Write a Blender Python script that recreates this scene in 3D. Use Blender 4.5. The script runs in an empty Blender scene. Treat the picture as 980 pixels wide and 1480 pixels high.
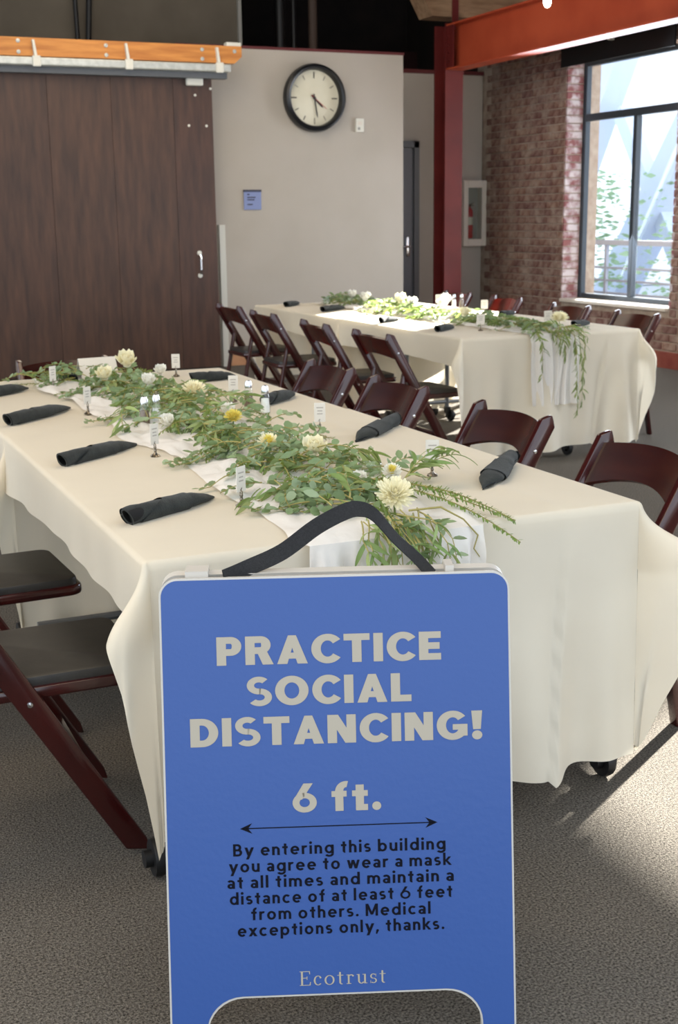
import bpy, bmesh, math, random
from math import sin, cos, pi, radians, sqrt
from mathutils import Vector, Matrix, noise
random.seed(7)
S = bpy.context.scene
COL = S.collection

# ------------------------------------------------------------------ camera
YAW, PITCH, ROLL, H, FPX = 0.4131, 0.2319, -0.0130, 1.434, 1807.76
F = Vector((sin(YAW)*cos(PITCH), cos(YAW)*cos(PITCH), -sin(PITCH)))
R0 = Vector((cos(YAW), -sin(YAW), 0)); U0 = R0.cross(F)
RR = R0*cos(ROLL) + U0*sin(ROLL); UU = -R0*sin(ROLL) + U0*cos(ROLL)
cam = bpy.data.objects.new('camera', bpy.data.cameras.new('camera')); COL.objects.link(cam)
cam.matrix_world = Matrix(((RR.x, UU.x, -F.x, 0), (RR.y, UU.y, -F.y, 0), (RR.z, UU.z, -F.z, H), (0, 0, 0, 1)))
cam.data.sensor_fit = 'VERTICAL'; cam.data.sensor_height = 36; cam.data.sensor_width = 24
cam.data.lens = 36*FPX/1480; cam.data.clip_end = 200
cam.data.dof.use_dof = True; cam.data.dof.focus_distance = 2.45; cam.data.dof.aperture_fstop = 10
S.camera = cam
# ------------------------------------------------------------------ world, sun, lamps, exposure
w = bpy.data.worlds.new('sky'); S.world = w; w.use_nodes = True
bg = w.node_tree.nodes['Background']
bg.inputs[0].default_value = (0.80, 0.89, 1.0, 1); bg.inputs[1].default_value = 1.9
sd = Vector((-0.83*cos(radians(21.2)), -0.56*cos(radians(21.2)), -sin(radians(21.2))))
sun = bpy.data.objects.new('sun', bpy.data.lights.new('sun', 'SUN')); COL.objects.link(sun)
sun.rotation_euler = sd.to_track_quat('-Z', 'Y').to_euler(); sun.data.energy = 50; sun.data.angle = radians(0.9)
sun.data.color = (1.0, 0.95, 0.86)
def area(name, loc, to, sx, sy, e, col):
    l = bpy.data.objects.new(name, bpy.data.lights.new(name, 'AREA')); COL.objects.link(l)
    l.location = loc; l.rotation_euler = (Vector(to)-Vector(loc)).to_track_quat('-Z', 'Y').to_euler()
    l.data.shape = 'RECTANGLE'; l.data.size = sx; l.data.size_y = sy; l.data.energy = e; l.data.color = col
area('ceiling_lamp_middle', (1.6, 4.4, 4.3), (1.4, 4.2, 0), 1.6, 2.6, 42, (1.0, 0.84, 0.62))
area('ceiling_lamp_near', (-1.5, 3.0, 3.4), (0.9, 3.8, 0.4), 2.2, 3.0, 58, (1.0, 0.80, 0.56))
area('ceiling_lamp_far', (2.6, 9.2, 3.9), (3.2, 10.0, 0.6), 2.5, 3.0, 60, (1.0, 0.86, 0.68))
area('window_daylight_far', (7.5, 10.5, 1.8), (4.4, 8.0, 0.2), 1.7, 2.2, 80, (0.82, 0.9, 1.0))
area('window_daylight', (7.5, 5.8, 1.8), (3.0, 4.6, 0.0), 1.7, 2.2, 135, (0.82, 0.9, 1.0))
S.view_settings.view_transform = 'Standard'; S.view_settings.look = 'None'
S.view_settings.exposure = 0.36; S.view_settings.gamma = 1.0; S.view_settings.use_curve_mapping = False

# ------------------------------------------------------------------ materials
def rgb(r, g, b):
    f = lambda c: ((c/255+0.055)/1.055)**2.4 if c > 10 else c/255/12.92
    return (f(r), f(g), f(b), 1)
def mat(name, c1, c2=None, rough=0.6, scale=8, bump=0.0, bscale=60, metal=0, spec=0.5, stretch=(1, 1, 1),
        trans=0, coat=0, emit=None, alpha=1, ramp=(0.35, 0.65), sheen=0, sss=0, ior=1.45, detail=4):
    m = bpy.data.materials.new(name); m.use_nodes = True; nt = m.node_tree; N = nt.nodes; L = nt.links
    b = N['Principled BSDF']; b.inputs['Base Color'].default_value = c1; b.inputs['Roughness'].default_value = rough
    b.inputs['Metallic'].default_value = metal; b.inputs['Specular IOR Level'].default_value = spec
    b.inputs['Transmission Weight'].default_value = trans; b.inputs['Coat Weight'].default_value = coat
    b.inputs['Coat Roughness'].default_value = 0.12; b.inputs['Alpha'].default_value = alpha; b.inputs['IOR'].default_value = ior
    b.inputs['Sheen Weight'].default_value = sheen
    if emit: b.inputs['Emission Color'].default_value = emit[0]; b.inputs['Emission Strength'].default_value = emit[1]
    tc = N.new('ShaderNodeTexCoord'); mp = N.new('ShaderNodeMapping'); mp.inputs['Scale'].default_value = stretch
    L.new(tc.outputs['Object'], mp.inputs[0])
    if c2:
        n = N.new('ShaderNodeTexNoise'); n.inputs['Scale'].default_value = scale; n.inputs['Detail'].default_value = detail
        cr = N.new('ShaderNodeValToRGB'); cr.color_ramp.elements[0].color = c1; cr.color_ramp.elements[1].color = c2
        cr.color_ramp.elements[0].position, cr.color_ramp.elements[1].position = ramp
        L.new(mp.outputs[0], n.inputs['Vector']); L.new(n.outputs[0], cr.inputs[0]); L.new(cr.outputs[0], b.inputs['Base Color'])
    if bump:
        n2 = N.new('ShaderNodeTexNoise'); n2.inputs['Scale'].default_value = bscale; n2.inputs['Detail'].default_value = 3
        bp = N.new('ShaderNodeBump'); bp.inputs['Strength'].default_value = bump; bp.inputs['Distance'].default_value = 0.01
        L.new(mp.outputs[0], n2.inputs['Vector']); L.new(n2.outputs[0], bp.inputs['Height']); L.new(bp.outputs[0], b.inputs['Normal'])
    return m
def per_object(m, amt=0.35, hue=0.02):
    """vary a material's colour a little from object to object"""
    nt = m.node_tree; N = nt.nodes; L = nt.links; b = N['Principled BSDF']
    oi = N.new('ShaderNodeObjectInfo'); mr = N.new('ShaderNodeMapRange')
    mr.inputs['To Min'].default_value = 1-amt; mr.inputs['To Max'].default_value = 1+amt
    hs = N.new('ShaderNodeHueSaturation'); L.new(oi.outputs['Random'], mr.inputs[0]); L.new(mr.outputs[0], hs.inputs['Value'])
    ml = N.new('ShaderNodeMapRange'); ml.inputs['To Min'].default_value = .5-hue; ml.inputs['To Max'].default_value = .5+hue
    L.new(oi.outputs['Random'], ml.inputs[0]); L.new(ml.outputs[0], hs.inputs['Hue'])
    src = b.inputs['Base Color'].links[0].from_socket if b.inputs['Base Color'].links else None
    if src: L.new(src, hs.inputs['Color'])
    else: hs.inputs['Color'].default_value = b.inputs['Base Color'].default_value
    L.new(hs.outputs[0], b.inputs['Base Color'])
    return m
M = {}
M['carpet'] = mat('carpet', rgb(50, 46, 41), rgb(138, 130, 119), 0.97, 190, 1.0, 300, spec=0.05, ramp=(.3, .7), detail=12)
M['greige'] = mat('greige_paint', rgb(172, 164, 152), rgb(178, 170, 159), 0.85, 1.5, 0.05, 200, spec=.2)
M['olive_wall'] = mat('upper_wall_paint', rgb(92, 84, 72), rgb(104, 95, 82), 0.9, 2)
M['void'] = mat('dark_timber', rgb(19, 14, 13), rgb(32, 24, 21), 0.9, 3)
M['black_pipe'] = mat('black_pipe', rgb(14, 13, 13), None, 0.5)
M['brown_pipe'] = mat('brown_pipe', rgb(84, 68, 58), None, 0.7)
M['base_wood'] = mat('baseboard_wood', rgb(168, 120, 84), rgb(186, 138, 100), 0.6, 6)
M['red_trim'] = mat('dark_red_trim', rgb(92, 34, 34), None, 0.6)
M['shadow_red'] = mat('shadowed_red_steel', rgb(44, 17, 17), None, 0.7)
M['red_base'] = mat('red_painted_base', rgb(126, 52, 44), rgb(150, 84, 66), 0.7, 5)
M['door_wood'] = mat('barn_door_wood', rgb(54, 36, 27), rgb(86, 58, 43), 0.45, 4, 0.15, 40, stretch=(5, 5, .7), ramp=(.25, .8), spec=.5, detail=8)
per_object(M['door_wood'], .05, .003)
M['beam_wood'] = mat('orange_fir', rgb(176, 108, 46), rgb(206, 138, 66), 0.5, 3, .05, 30, stretch=(1, 4, 9))
M['timber'] = mat('pale_timber', rgb(128, 98, 72), rgb(158, 126, 96), 0.8, 4, stretch=(1, 5, 5))
M['galv'] = mat('galvanised_steel', rgb(176, 178, 172), rgb(196, 198, 192), 0.4, 20, metal=.5)
M['steel_white'] = mat('off_white_fitting', rgb(214, 212, 200), None, 0.5)
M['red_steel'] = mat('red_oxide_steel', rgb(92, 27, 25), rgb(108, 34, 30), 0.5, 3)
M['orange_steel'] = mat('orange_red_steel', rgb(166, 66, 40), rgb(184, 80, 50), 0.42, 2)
M['mortar'] = mat('mortar', rgb(160, 142, 126), rgb(182, 166, 150), 0.95, 10, .6, 50)
M['brick'] = per_object(mat('brick', rgb(112, 74, 62), rgb(160, 132, 118), 0.92, 14, .6, 60, ramp=(.36, .78)), .22, .01)
def world_smear(m, c, sc, lo, hi):
    nt = m.node_tree; N = nt.nodes; L = nt.links; b = N['Principled BSDF']
    g_ = N.new('ShaderNodeNewGeometry'); n = N.new('ShaderNodeTexNoise'); n.inputs['Scale'].default_value = sc; n.inputs['Detail'].default_value = 7; n.inputs['Roughness'].default_value = .65
    r_ = N.new('ShaderNodeMapRange'); r_.inputs['From Min'].default_value = lo; r_.inputs['From Max'].default_value = hi; r_.clamp = True
    mx = N.new('ShaderNodeMix'); mx.data_type = 'RGBA'; src = b.inputs['Base Color'].links[0].from_socket
    L.new(g_.outputs['Position'], n.inputs['Vector']); L.new(n.outputs[0], r_.inputs[0]); L.new(r_.outputs[0], mx.inputs[0])
    L.new(src, mx.inputs[6]); mx.inputs[7].default_value = c; L.new(mx.outputs[2], b.inputs['Base Color'])
world_smear(M['brick'], rgb(172, 152, 136), 5.5, .46, .70)
M['brick_white'] = per_object(mat('whitewashed_brick', rgb(140, 96, 90), rgb(206, 196, 196), 0.9, 9, .4, 60, ramp=(.4, .6)), .1)
M['win_frame'] = mat('window_frame_paint', rgb(66, 74, 82), None, 0.4, metal=.3)
M['sill'] = mat('sill_paint', rgb(226, 216, 200), None, 0.5)
M['shade'] = mat('black_shade', rgb(16, 17, 17), None, 0.7)
M['shade_green'] = mat('dark_green_metal', rgb(34, 40, 36), None, 0.5)
M['door_grey'] = mat('grey_door_paint', rgb(112, 112, 116), None, 0.5)
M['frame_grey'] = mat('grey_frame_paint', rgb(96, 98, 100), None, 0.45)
M['chrome'] = mat('chrome', rgb(210, 212, 214), None, 0.18, metal=1)
M['antique'] = mat('antique_silver', rgb(112, 104, 92), rgb(160, 150, 134), 0.35, 60, metal=1)
M['clock_black'] = mat('clock_rim', rgb(18, 20, 24), None, 0.35)
M['clock_face'] = mat('clock_face', rgb(206, 200, 176), rgb(216, 211, 190), 0.5, 3)
M['clock_ink'] = mat('clock_ink', rgb(48, 46, 44), None, 0.6)
M['clock_grey'] = mat('clock_grey', rgb(130, 126, 112), None, 0.6)
M['plate_blue'] = mat('plate_blue', rgb(124, 136, 176), None, 0.5)
M['plate_dark'] = mat('plate_dark', rgb(54, 56, 72), None, 0.5)
M['ext_red'] = mat('extinguisher_red', rgb(176, 18, 26), None, 0.3, coat=.4)
M['cab_white'] = mat('cabinet_white', rgb(214, 206, 192), None, 0.5)
M['cab_grey'] = mat('cabinet_grey', rgb(150, 148, 140), None, 0.6)
M['black'] = mat('black_plastic', rgb(20, 20, 21), None, 0.45)
M['label'] = mat('paper_label', rgb(214, 206, 186), None, 0.7)
def clear(name, tint=(1, 1, 1, 1), gl=.1):
    m = bpy.data.materials.new(name); m.use_nodes = True; nt = m.node_tree; N = nt.nodes; L = nt.links
    for n in list(N):
        if n.type != 'OUTPUT_MATERIAL': N.remove(n)
    out = [n for n in N if n.type == 'OUTPUT_MATERIAL'][0]
    t = N.new('ShaderNodeBsdfTransparent'); t.inputs[0].default_value = tint
    g = N.new('ShaderNodeBsdfGlossy'); g.inputs['Roughness'].default_value = .03
    lw = N.new('ShaderNodeLayerWeight'); lw.inputs[0].default_value = .5
    pw = N.new('ShaderNodeMath'); pw.operation = 'POWER'; pw.inputs[1].default_value = 4
    ad = N.new('ShaderNodeMath'); ad.operation = 'MULTIPLY_ADD'; ad.inputs[1].default_value = .55; ad.inputs[2].default_value = gl; ad.use_clamp = True
    mx = N.new('ShaderNodeMixShader'); L.new(lw.outputs['Facing'], pw.inputs[0]); L.new(pw.outputs[0], ad.inputs[0]); L.new(ad.outputs[0], mx.inputs[0])
    L.new(t.outputs[0], mx.inputs[1]); L.new(g.outputs[0], mx.inputs[2]); L.new(mx.outputs[0], out.inputs[0])
    return m
M['pane'] = clear('window_pane_glass', (.97, .985, 1, 1), .02)
M['glass'] = clear('clear_glass', (.94, .965, .96, 1), .07)
def fabric(name, c, trans_c, mix, bump=.15, bs=6, rough=.9, weave=True):
    m = mat(name, c, tuple(x*.96 for x in c[:3])+(1,), rough, 5, bump, bs, spec=.15, sheen=.1)
    nt = m.node_tree; N = nt.nodes; L = nt.links; b = N['Principled BSDF']
    out = [n for n in N if n.type == 'OUTPUT_MATERIAL'][0]
    t = N.new('ShaderNodeBsdfTranslucent'); t.inputs[0].default_value = trans_c
    mx = N.new('ShaderNodeMixShader'); mx.inputs[0].default_value = mix
    L.new(b.outputs[0], mx.inputs[1]); L.new(t.outputs[0], mx.inputs[2]); L.new(mx.outputs[0], out.inputs[0])
    return m
M['cloth'] = fabric('ivory_cloth', rgb(230, 221, 202), rgb(238, 228, 204), .34, .2, 4)
M['gauze'] = fabric('white_gauze', rgb(236, 232, 226), rgb(240, 238, 234), .35, .4, 30)
M['napkin'] = mat('charcoal_linen', rgb(38, 41, 40), rgb(48, 51, 49), .9, 40, .3, 300, spec=.2, sheen=.08)
M['napkin_shade'] = mat('charcoal_linen_shaded', rgb(12, 12, 13), None, .9)
M['wood'] = mat('mahogany_lacquer', rgb(44, 12, 12), rgb(58, 16, 14), 0.2, 4, stretch=(2, 2, 1), coat=.5)
M['wood_back'] = mat('mahogany_backboard', rgb(36, 14, 11), rgb(52, 23, 16), 0.24, 5, stretch=(1, 1, 6), coat=.4)
_nt = M['wood_back'].node_tree; _o = [n for n in _nt.nodes if n.type == 'OUTPUT_MATERIAL'][0]
_t = _nt.nodes.new('ShaderNodeBsdfTranslucent'); _t.inputs[0].default_value = rgb(214, 62, 22); _m = _nt.nodes.new('ShaderNodeMixShader'); _m.inputs[0].default_value = .16
_nt.links.new(_nt.nodes['Principled BSDF'].outputs[0], _m.inputs[1]); _nt.links.new(_t.outputs[0], _m.inputs[2]); _nt.links.new(_m.outputs[0], _o.inputs[0])
M['pad'] = mat('black_vinyl', rgb(38, 35, 32), rgb(46, 43, 39), 0.42, 30, .12, 400)
M['rubber'] = mat('black_rubber', rgb(16, 16, 17), None, 0.5)
M['table_top'] = mat('table_laminate', rgb(190, 184, 172), None, .6)
M['tube'] = mat('grey_tube', rgb(120, 122, 124), None, .4, metal=.6)
def leafmat(name, a, b_, mix=.35, rough=.5):
    m = fabric(name, a, b_, mix, 0.0, 10, rough)
    return m
def leaf_final(name, a, b_, rough=.5):
    m = mat(name, a, None, rough, spec=.35); per_object(m, .22, .018)
    nt = m.node_tree; N = nt.nodes; L = nt.links; b = N['Principled BSDF']
    out = [n for n in N if n.type == 'OUTPUT_MATERIAL'][0]
    t = N.new('ShaderNodeBsdfTranslucent'); t.inputs[0].default_value = b_
    mx = N.new('ShaderNodeMixShader'); mx.inputs[0].default_value = .3
    L.new(b.outputs[0], mx.inputs[1]); L.new(t.outputs[0], mx.inputs[2]); L.new(mx.outputs[0], out.inputs[0])
    return m
M['euc'] = leaf_final('eucalyptus_leaf', rgb(122, 144, 106), rgb(150, 172, 104))
M['euc2'] = leaf_final('eucalyptus_leaf_pale', rgb(146, 164, 132), rgb(166, 184, 130))
M['willow'] = leaf_final('willow_leaf', rgb(112, 132, 78), rgb(146, 168, 84))
M['willow2'] = leaf_final('willow_leaf_light', rgb(148, 162, 108), rgb(172, 188, 104))
M['fern'] = leaf_final('fine_needles', rgb(110, 132, 68), rgb(150, 170, 80))
M['stem'] = mat('stem', rgb(146, 136, 78), None, .7)
M['petal'] = fabric('cream_petal', rgb(240, 234, 206), rgb(244, 238, 196), .3, 0, 10, .6)
M['petal_y'] = fabric('yellow_petal', rgb(232, 218, 116), rgb(236, 220, 110), .3, 0, 10, .6)
M['petal_w'] = fabric('white_petal', rgb(240, 238, 228), rgb(240, 238, 224), .3, 0, 10, .6)
M['card'] = mat('white_card', rgb(206, 200, 188), None, .7)
M['ink'] = mat('card_ink', rgb(160, 154, 144), None, .7)
M['salt'] = mat('salt', rgb(230, 228, 222), None, .8)
M['pepper'] = mat('pepper', rgb(92, 74, 60), rgb(140, 118, 98), .8, 300)
M['sign_white'] = mat('white_plastic', rgb(184, 178, 168), None, .45)
M['sign_blue'] = mat('blue_print', rgb(49, 78, 136), rgb(50, 79, 137), .34, 4, 0.04, 90, spec=.4)
M['sign_cream'] = mat('cream_lettering', rgb(160, 151, 134), None, .45)
M['sign_black'] = mat('black_lettering', rgb(6, 8, 20), None, .6, spec=.15)
M['strap'] = mat('black_webbing', rgb(22, 22, 23), rgb(34, 34, 35), .8, 300, .4, 500)
M['bulb'] = mat('lit_bulb', rgb(255, 240, 210), None, .3, emit=(rgb(255, 240, 214), 9))
M['out_building'] = mat('pale_building', rgb(244, 244, 246), rgb(250, 250, 250), .8, 1)
M['out_brace'] = mat('brace_paint', rgb(196, 208, 230), None, .6)
M['out_rail'] = mat('rail_paint', rgb(150, 160, 180), None, .6)
M['out_leaf'] = leaf_final('tree_leaf', rgb(150, 180, 150), rgb(190, 220, 170))
M['out_ground'] = mat('terrace', rgb(176, 180, 186), None, .9)

# ------------------------------------------------------------------ helpers
def mesh_obj(name, verts, faces, m=None, parent=None, smooth=False, mats=None, idx=None):
    me = bpy.data.meshes.new(name); me.from_pydata([tuple(v) for v in verts], [], faces)
    if mats:
        for k in mats: me.materials.append(M[k])
        if idx: me.polygons.foreach_set('material_index', idx)
    elif m: me.materials.append(M[m] if isinstance(m, str) else m)
    if smooth: me.polygons.foreach_set('use_smooth', [True]*len(me.polygons))
    me.update(); o = bpy.data.objects.new(name, me); COL.objects.link(o)
    if parent: o.parent = parent
    return o
class MB:
    def __init__(s): s.v = []; s.f = []; s.i = []; s.mi = 0
    def add(s, v, f):
        o = len(s.v); s.v += [tuple(a) for a in v]; s.f += [tuple(j+o for j in q) for q in f]; s.i += [s.mi]*len(f)
    def box(s, x0, x1, y0, y1, z0, z1, mtx=None):
        v = [Vector((x, y, z)) for x in (x0, x1) for y in (y0, y1) for z in (z0, z1)]
        if mtx: v = [mtx @ a for a in v]
        s.add(v, [(0, 1, 3, 2), (4, 6, 7, 5), (0, 4, 5, 1), (2, 3, 7, 6), (0, 2, 6, 4), (1, 5, 7, 3)])
    def bbox(s, x0, x1, y0, y1, z0, z1, b=.004, mtx=None, seg=2):
        """box with bevelled edges"""
        bm = bmesh.new(); r = bmesh.ops.create_cube(bm, size=1)
        for v in r['verts']:
            v.co = Vector(((x0+x1)/2+v.co.x*(x1-x0), (y0+y1)/2+v.co.y*(y1-y0), (z0+z1)/2+v.co.z*(z1-z0)))
        bmesh.ops.bevel(bm, geom=bm.edges[:], offset=b, segments=seg, profile=.5, affect='EDGES')
        s.bm(bm, mtx)
    def bm(s, bm, mtx=None):
        bm.verts.index_update(); s.add([(mtx @ v.co) if mtx else v.co.copy() for v in bm.verts], [[v.index for v in f.verts] for f in bm.faces]); bm.free()
    def tube(s, pts, r, n=8, cap=True):
        pts = [Vector(p) for p in pts]; rs = r if isinstance(r, (list, tuple)) else [r]*len(pts)
        v = []; f = []; up = Vector((0, 0, 1))
        for k, p in enumerate(pts):
            d = (pts[min(k+1, len(pts)-1)]-pts[max(k-1, 0)])
            d = d.normalized() if d.length else up
            a = d.cross(up if abs(d.z) < .95 else Vector((1, 0, 0))).normalized(); b = d.cross(a)
            for j in range(n):
                t = 2*pi*j/n; v.append(p+a*cos(t)*rs[k]+b*sin(t)*rs[k])
        for k in range(len(pts)-1):
            for j in range(n): f.append((k*n+j, k*n+(j+1) % n, (k+1)*n+(j+1) % n, (k+1)*n+j))
        if cap: f.append(tuple(range(n))); f.append(tuple(reversed([len(v)-n+j for j in range(n)])))
        s.add(v, f)
    def lathe(s, prof, c=(0, 0, 0), n=20, mtx=None):
        v = []; f = []; c = Vector(c)
        for (r, z) in prof:
            for j in range(n):
                q = Vector((r*cos(2*pi*j/n), r*sin(2*pi*j/n), z)); v.append((mtx @ q if mtx else q)+c)
        for k in range(len(prof)-1):
            for j in range(n): f.append((k*n+j, k*n+(j+1) % n, (k+1)*n+(j+1) % n, (k+1)*n+j))
        if prof[0][0] > 1e-5: f.append(tuple(reversed(range(n))))
        if prof[-1][0] > 1e-5: f.append(tuple(len(v)-n+j for j in range(n)))
        s.add(v, f)
    def prism(s, pts, h0, h1, fn):
        """extrude polygon pts (2d) between heights through fn(x,y,h)"""
        n = len(pts); v = [fn(x, y, h0) for x, y in pts]+[fn(x, y, h1) for x, y in pts]
        s.add(v, [tuple(reversed(range(n))), tuple(range(n, 2*n))]+[(j, (j+1) % n, n+(j+1) % n, n+j) for j in range(n)])
    def grid(s, nu, nv, fn):
        v = [fn(i/(nu-1), j/(nv-1)) for j in range(nv) for i in range(nu)]
        s.add(v, [(j*nu+i, j*nu+i+1, (j+1)*nu+i+1, (j+1)*nu+i) for j in range(nv-1) for i in range(nu-1)])
    def build(s, name, m=None, parent=None, smooth=False, mats=None, fix=True):
        o = mesh_obj(name, s.v, s.f, m, parent, smooth, mats, s.i if mats else None)
        if fix:
            bm = bmesh.new(); bm.from_mesh(o.data); bmesh.ops.recalc_face_normals(bm, faces=bm.faces[:])
            bm.to_mesh(o.data); bm.free()
        if smooth: 
            try: o.data.set_sharp_from_angle(angle=radians(40))
            except Exception: pass
        return o
def tag(o, label=None, cat=None, group=None, kind=None):
    if label: o['label'] = label
    if cat: o['category'] = cat
    if group: o['group'] = group
    if kind: o['kind'] = kind
    return o
def empty(name, loc, rz=0, label=None, cat=None, group=None):
    o = bpy.data.objects.new(name, None); COL.objects.link(o); o.location = loc; o.rotation_euler = (0, 0, rz)
    o.empty_display_size = .1
    return tag(o, label, cat, group)
KIDS = {}
def copy_tree(o, parent=None):
    c = o.copy(); COL.objects.link(c)
    if parent: c.parent = parent
    for ch in [x for x in o.children]: copy_tree(ch, c)
    return c
def struct(o): o['kind'] = 'structure'; return o
def sbox(name, m, *a):
    b = MB(); b.box(*a); return struct(b.build(name, m))

# ------------------------------------------------------------------ the room
sbox('floor', 'carpet', -4, 9.3, -2.5, 16, -.1, 0)
YC, Y2, XB = 11.87, 13.1, 7.61
cw = sbox('wall_clock', 'greige', 3.70, 5.97, YC, YC+.16, 0, 3.0)
b = MB(); b.box(-2.5, 3.70, YC+.002, YC+.16, 0, 3.0); struct(b.build('wall_left', 'greige'))
sbox('trim_1', 'red_trim', 3.6, 5.98, YC-.006, YC+.166, 3.0, 3.025)
sbox('baseboard_clock', 'base_wood', 4.02, 5.97, YC-.02, YC, 0, .13)
sbox('trim_2', 'steel_white', 3.955, 4.015, YC-.05, YC, 0, 1.37)
w2 = sbox('wall_hall', 'greige', 5.97, XB, Y2, Y2+.14, 0, 2.98)
sbox('trim_3', 'red_trim', 5.97, XB, Y2-.02, Y2+.15, 2.98, 3.02)
sbox('wall_upper_left', 'olive_wall', -2.5, 4.62, 13.0, 13.1, 3.0, 5)
sbox('trim_4', 'cab_grey', 4.62, 4.655, 12.96, 13.06, 3.0, 5)
sbox('wall_back', 'void', -2.5, 9, 15.6, 15.7, 0, 5)
sbox('sky_light_blocker', 'void', 7.9, 8.0, Y2+.14, 15.6, 0, 5); sbox('wall_back_left', 'void', -2.6, -2.5, YC, 15.7, 0, 5)  # right-hand sheet is unseen, added to keep sky light out of the void
b = MB(); b.box(-4, 9.3, 1, 16, 4.9, 5)
ceil = struct(b.build('ceiling', 'void'))
for k in range(18):
    b = MB(); b.box(-4, 7.6, 1.3+k*.8, 1.4+k*.8, 4.6, 4.9); b.build('joist', 'void', ceil)
# pipes and struts in the dark space above the walls
def pipe(pts, r, m, label, cat='pipe', group=None):
    b = MB(); b.tube(pts, r, 10); return tag(b.build('pipe', m, smooth=True), label, cat, group)
pipe([(2.93, 12.9, 2.98), (2.90, 12.9, 4.9)], .022, 'black_pipe', 'thin black strut standing above the wooden rail, left of the pair', 'strut')
pipe([(3.02, 12.9, 2.98), (3.16, 12.9, 4.9)], .028, 'black_pipe', 'slanted thicker black strut above the wooden rail, right of the pair', 'strut')
pipe([(5.25, 13.4, 2.5), (5.25, 13.4, 4.9)], .06, 'black_pipe', 'thick black vertical pipe above the clock')
pipe([(5.72, 13.6, 2.5), (5.72, 13.6, 4.9)], .05, 'brown_pipe', 'brown vertical pipe above the wall, right of the black one')
pipe([(5.45, 13.5, 2.5), (5.45, 13.5, 4.9)], .03, 'black_pipe', 'narrow black pipe between the thick black and the brown pipe')
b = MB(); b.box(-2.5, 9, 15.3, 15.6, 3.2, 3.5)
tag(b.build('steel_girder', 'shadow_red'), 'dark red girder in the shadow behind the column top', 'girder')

# clock
CX, CZ = 4.98, 2.565
ck = empty('wall_clock', (CX, YC, CZ), 0, 'large round black wall clock with cream dial on the grey wall', 'clock')
ry = Matrix.Rotation(radians(90), 4, 'X')     # lathe axis z -> -y
b = MB(); b.lathe([(.300, 0), (.318, .01), (.322, .05), (.312, .095), (.292, .108), (.272, .100), (.262, .075), (.262, .03)], n=64, mtx=ry); b.build('rim', 'clock_black', ck, True)
b = MB(); b.lathe([(.268, .02), (.268, .034)], n=64, mtx=ry); b.build('dial', 'clock_face', ck)
for k in range(12):
    a = pi/2-k*pi/6; big = k % 3 == 0; b = MB()
    mt = Matrix.Translation((.215*cos(a), -.036, .215*sin(a))) @ Matrix.Rotation(-a, 4, 'Y')
    wd = .010 if big else .007; ln = .030 if big else .022
    b.box(-ln, ln, -.001, .001, -wd/2, wd/2, mt); b.build('hour_mark', 'clock_ink' if k in (0, 3, 4, 7, 8, 9, 2) else 'clock_grey', ck)
def hand(name, ang, ln, wd, m, y):
    a = pi/2-ang*pi/180; b = MB(); mt = Matrix.Translation((0, y, 0)) @ Matrix.Rotation(-a, 4, 'Y')
    b.prism([(-.04, -wd/2), (ln*.8, -wd/2), (ln, 0), (ln*.8, wd/2), (-.04, wd/2)], -.001, .001, lambda x, z, h: mt @ Vector((x, h, z)))
    b.build(name, m, ck)
hand('hour_hand', 134, .13, .018, 'clock_ink', -.040); hand('minute_hand', 171, .19, .014, 'clock_ink', -.044); hand('second_hand', 128, .17, .004, 'ext_red', -.047)
b = MB(); b.lathe([(.014, .036), (.014, .05), (0.0, .051)], n=16, mtx=ry); b.build('hub', 'clock_ink', ck)

# thermostat and room plate
t = empty('thermostat', (5.475, YC, 2.32), 0, 'small white wall device right of the clock', 'thermostat')
b = MB(); b.bbox(-.045, .045, -.03, 0, -.065, .065, .006); b.build('body', 'steel_white', t)
b = MB(); b.box(-.02, .02, -.034, -.03, .0, .035); b.build('lens', 'cab_white', t)
b = MB(); b.box(-.025, .0, -.033, -.03, -.045, -.02); b.build('button', 'cab_grey', t)
t = empty('room_plate', (4.32, YC, 1.605), 0, 'small pale blue wall plate with dark top edge and lettering', 'plate')
b = MB(); b.bbox(-.09, .09, -.012, 0, -.095, .085, .003); b.build('panel', 'plate_blue', t)
b = MB(); b.box(-.092, .092, -.018, 0, .075, .095); b.build('top_bar', 'plate_dark', t)
b = MB()
for z, x1 in ((.05, -.03), (.022, .03), (.0, .02), (-.045, .0)):
    b.box(-.055, x1, -.0135, -.012, z-.006, z+.006)
b.build('lettering', 'plate_dark', t)

# sliding barn door with its rail
dy0, dy1 = 11.60, 11.66
bd = empty('sliding_barn_door', (2.7, 11.63, 0), 0, 'large dark brown wooden sliding barn door on the left', 'door')
xs = [1.18, 1.76, 2.33, 2.90, 3.48, 3.855]
for k in range(5):
    b = MB(); b.bbox(xs[k]+.0008-2.7, xs[k+1]-.0008-2.7, dy0-11.63+.001*(k % 2), dy1-11.63, .03, 2.72, .002, seg=1); b.build('plank', 'door_wood', bd)
h = empty('tmp', (0, 0, 0)); bpy.data.objects.remove(h)
b = MB(); hx, hy = 3.675-2.7, dy0-11.63
b.tube([(hx, hy, 1.10), (hx, hy-.04, 1.095), (hx, hy-.05, 1.06), (hx, hy-.05, .96), (hx, hy-.04, .925), (hx, hy, .92)], .010, 8)
hd = b.build('handle', 'chrome', bd, True); tag(hd, 'small chrome pull handle')
for z in (1.115, .905):
    b = MB(); b.lathe([(.022, 0), (.022, .008), (.012, .012)], (hx, hy, z), 16, ry); b.build('handle_plate', 'steel_white', hd)
b = MB(); b.bbox(3.60-2.7, 3.76-2.7, dy0-.05-11.63, dy0-11.63, 2.62, 2.70, .012); hg = b.build('hanger', 'steel_white', bd)
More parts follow.
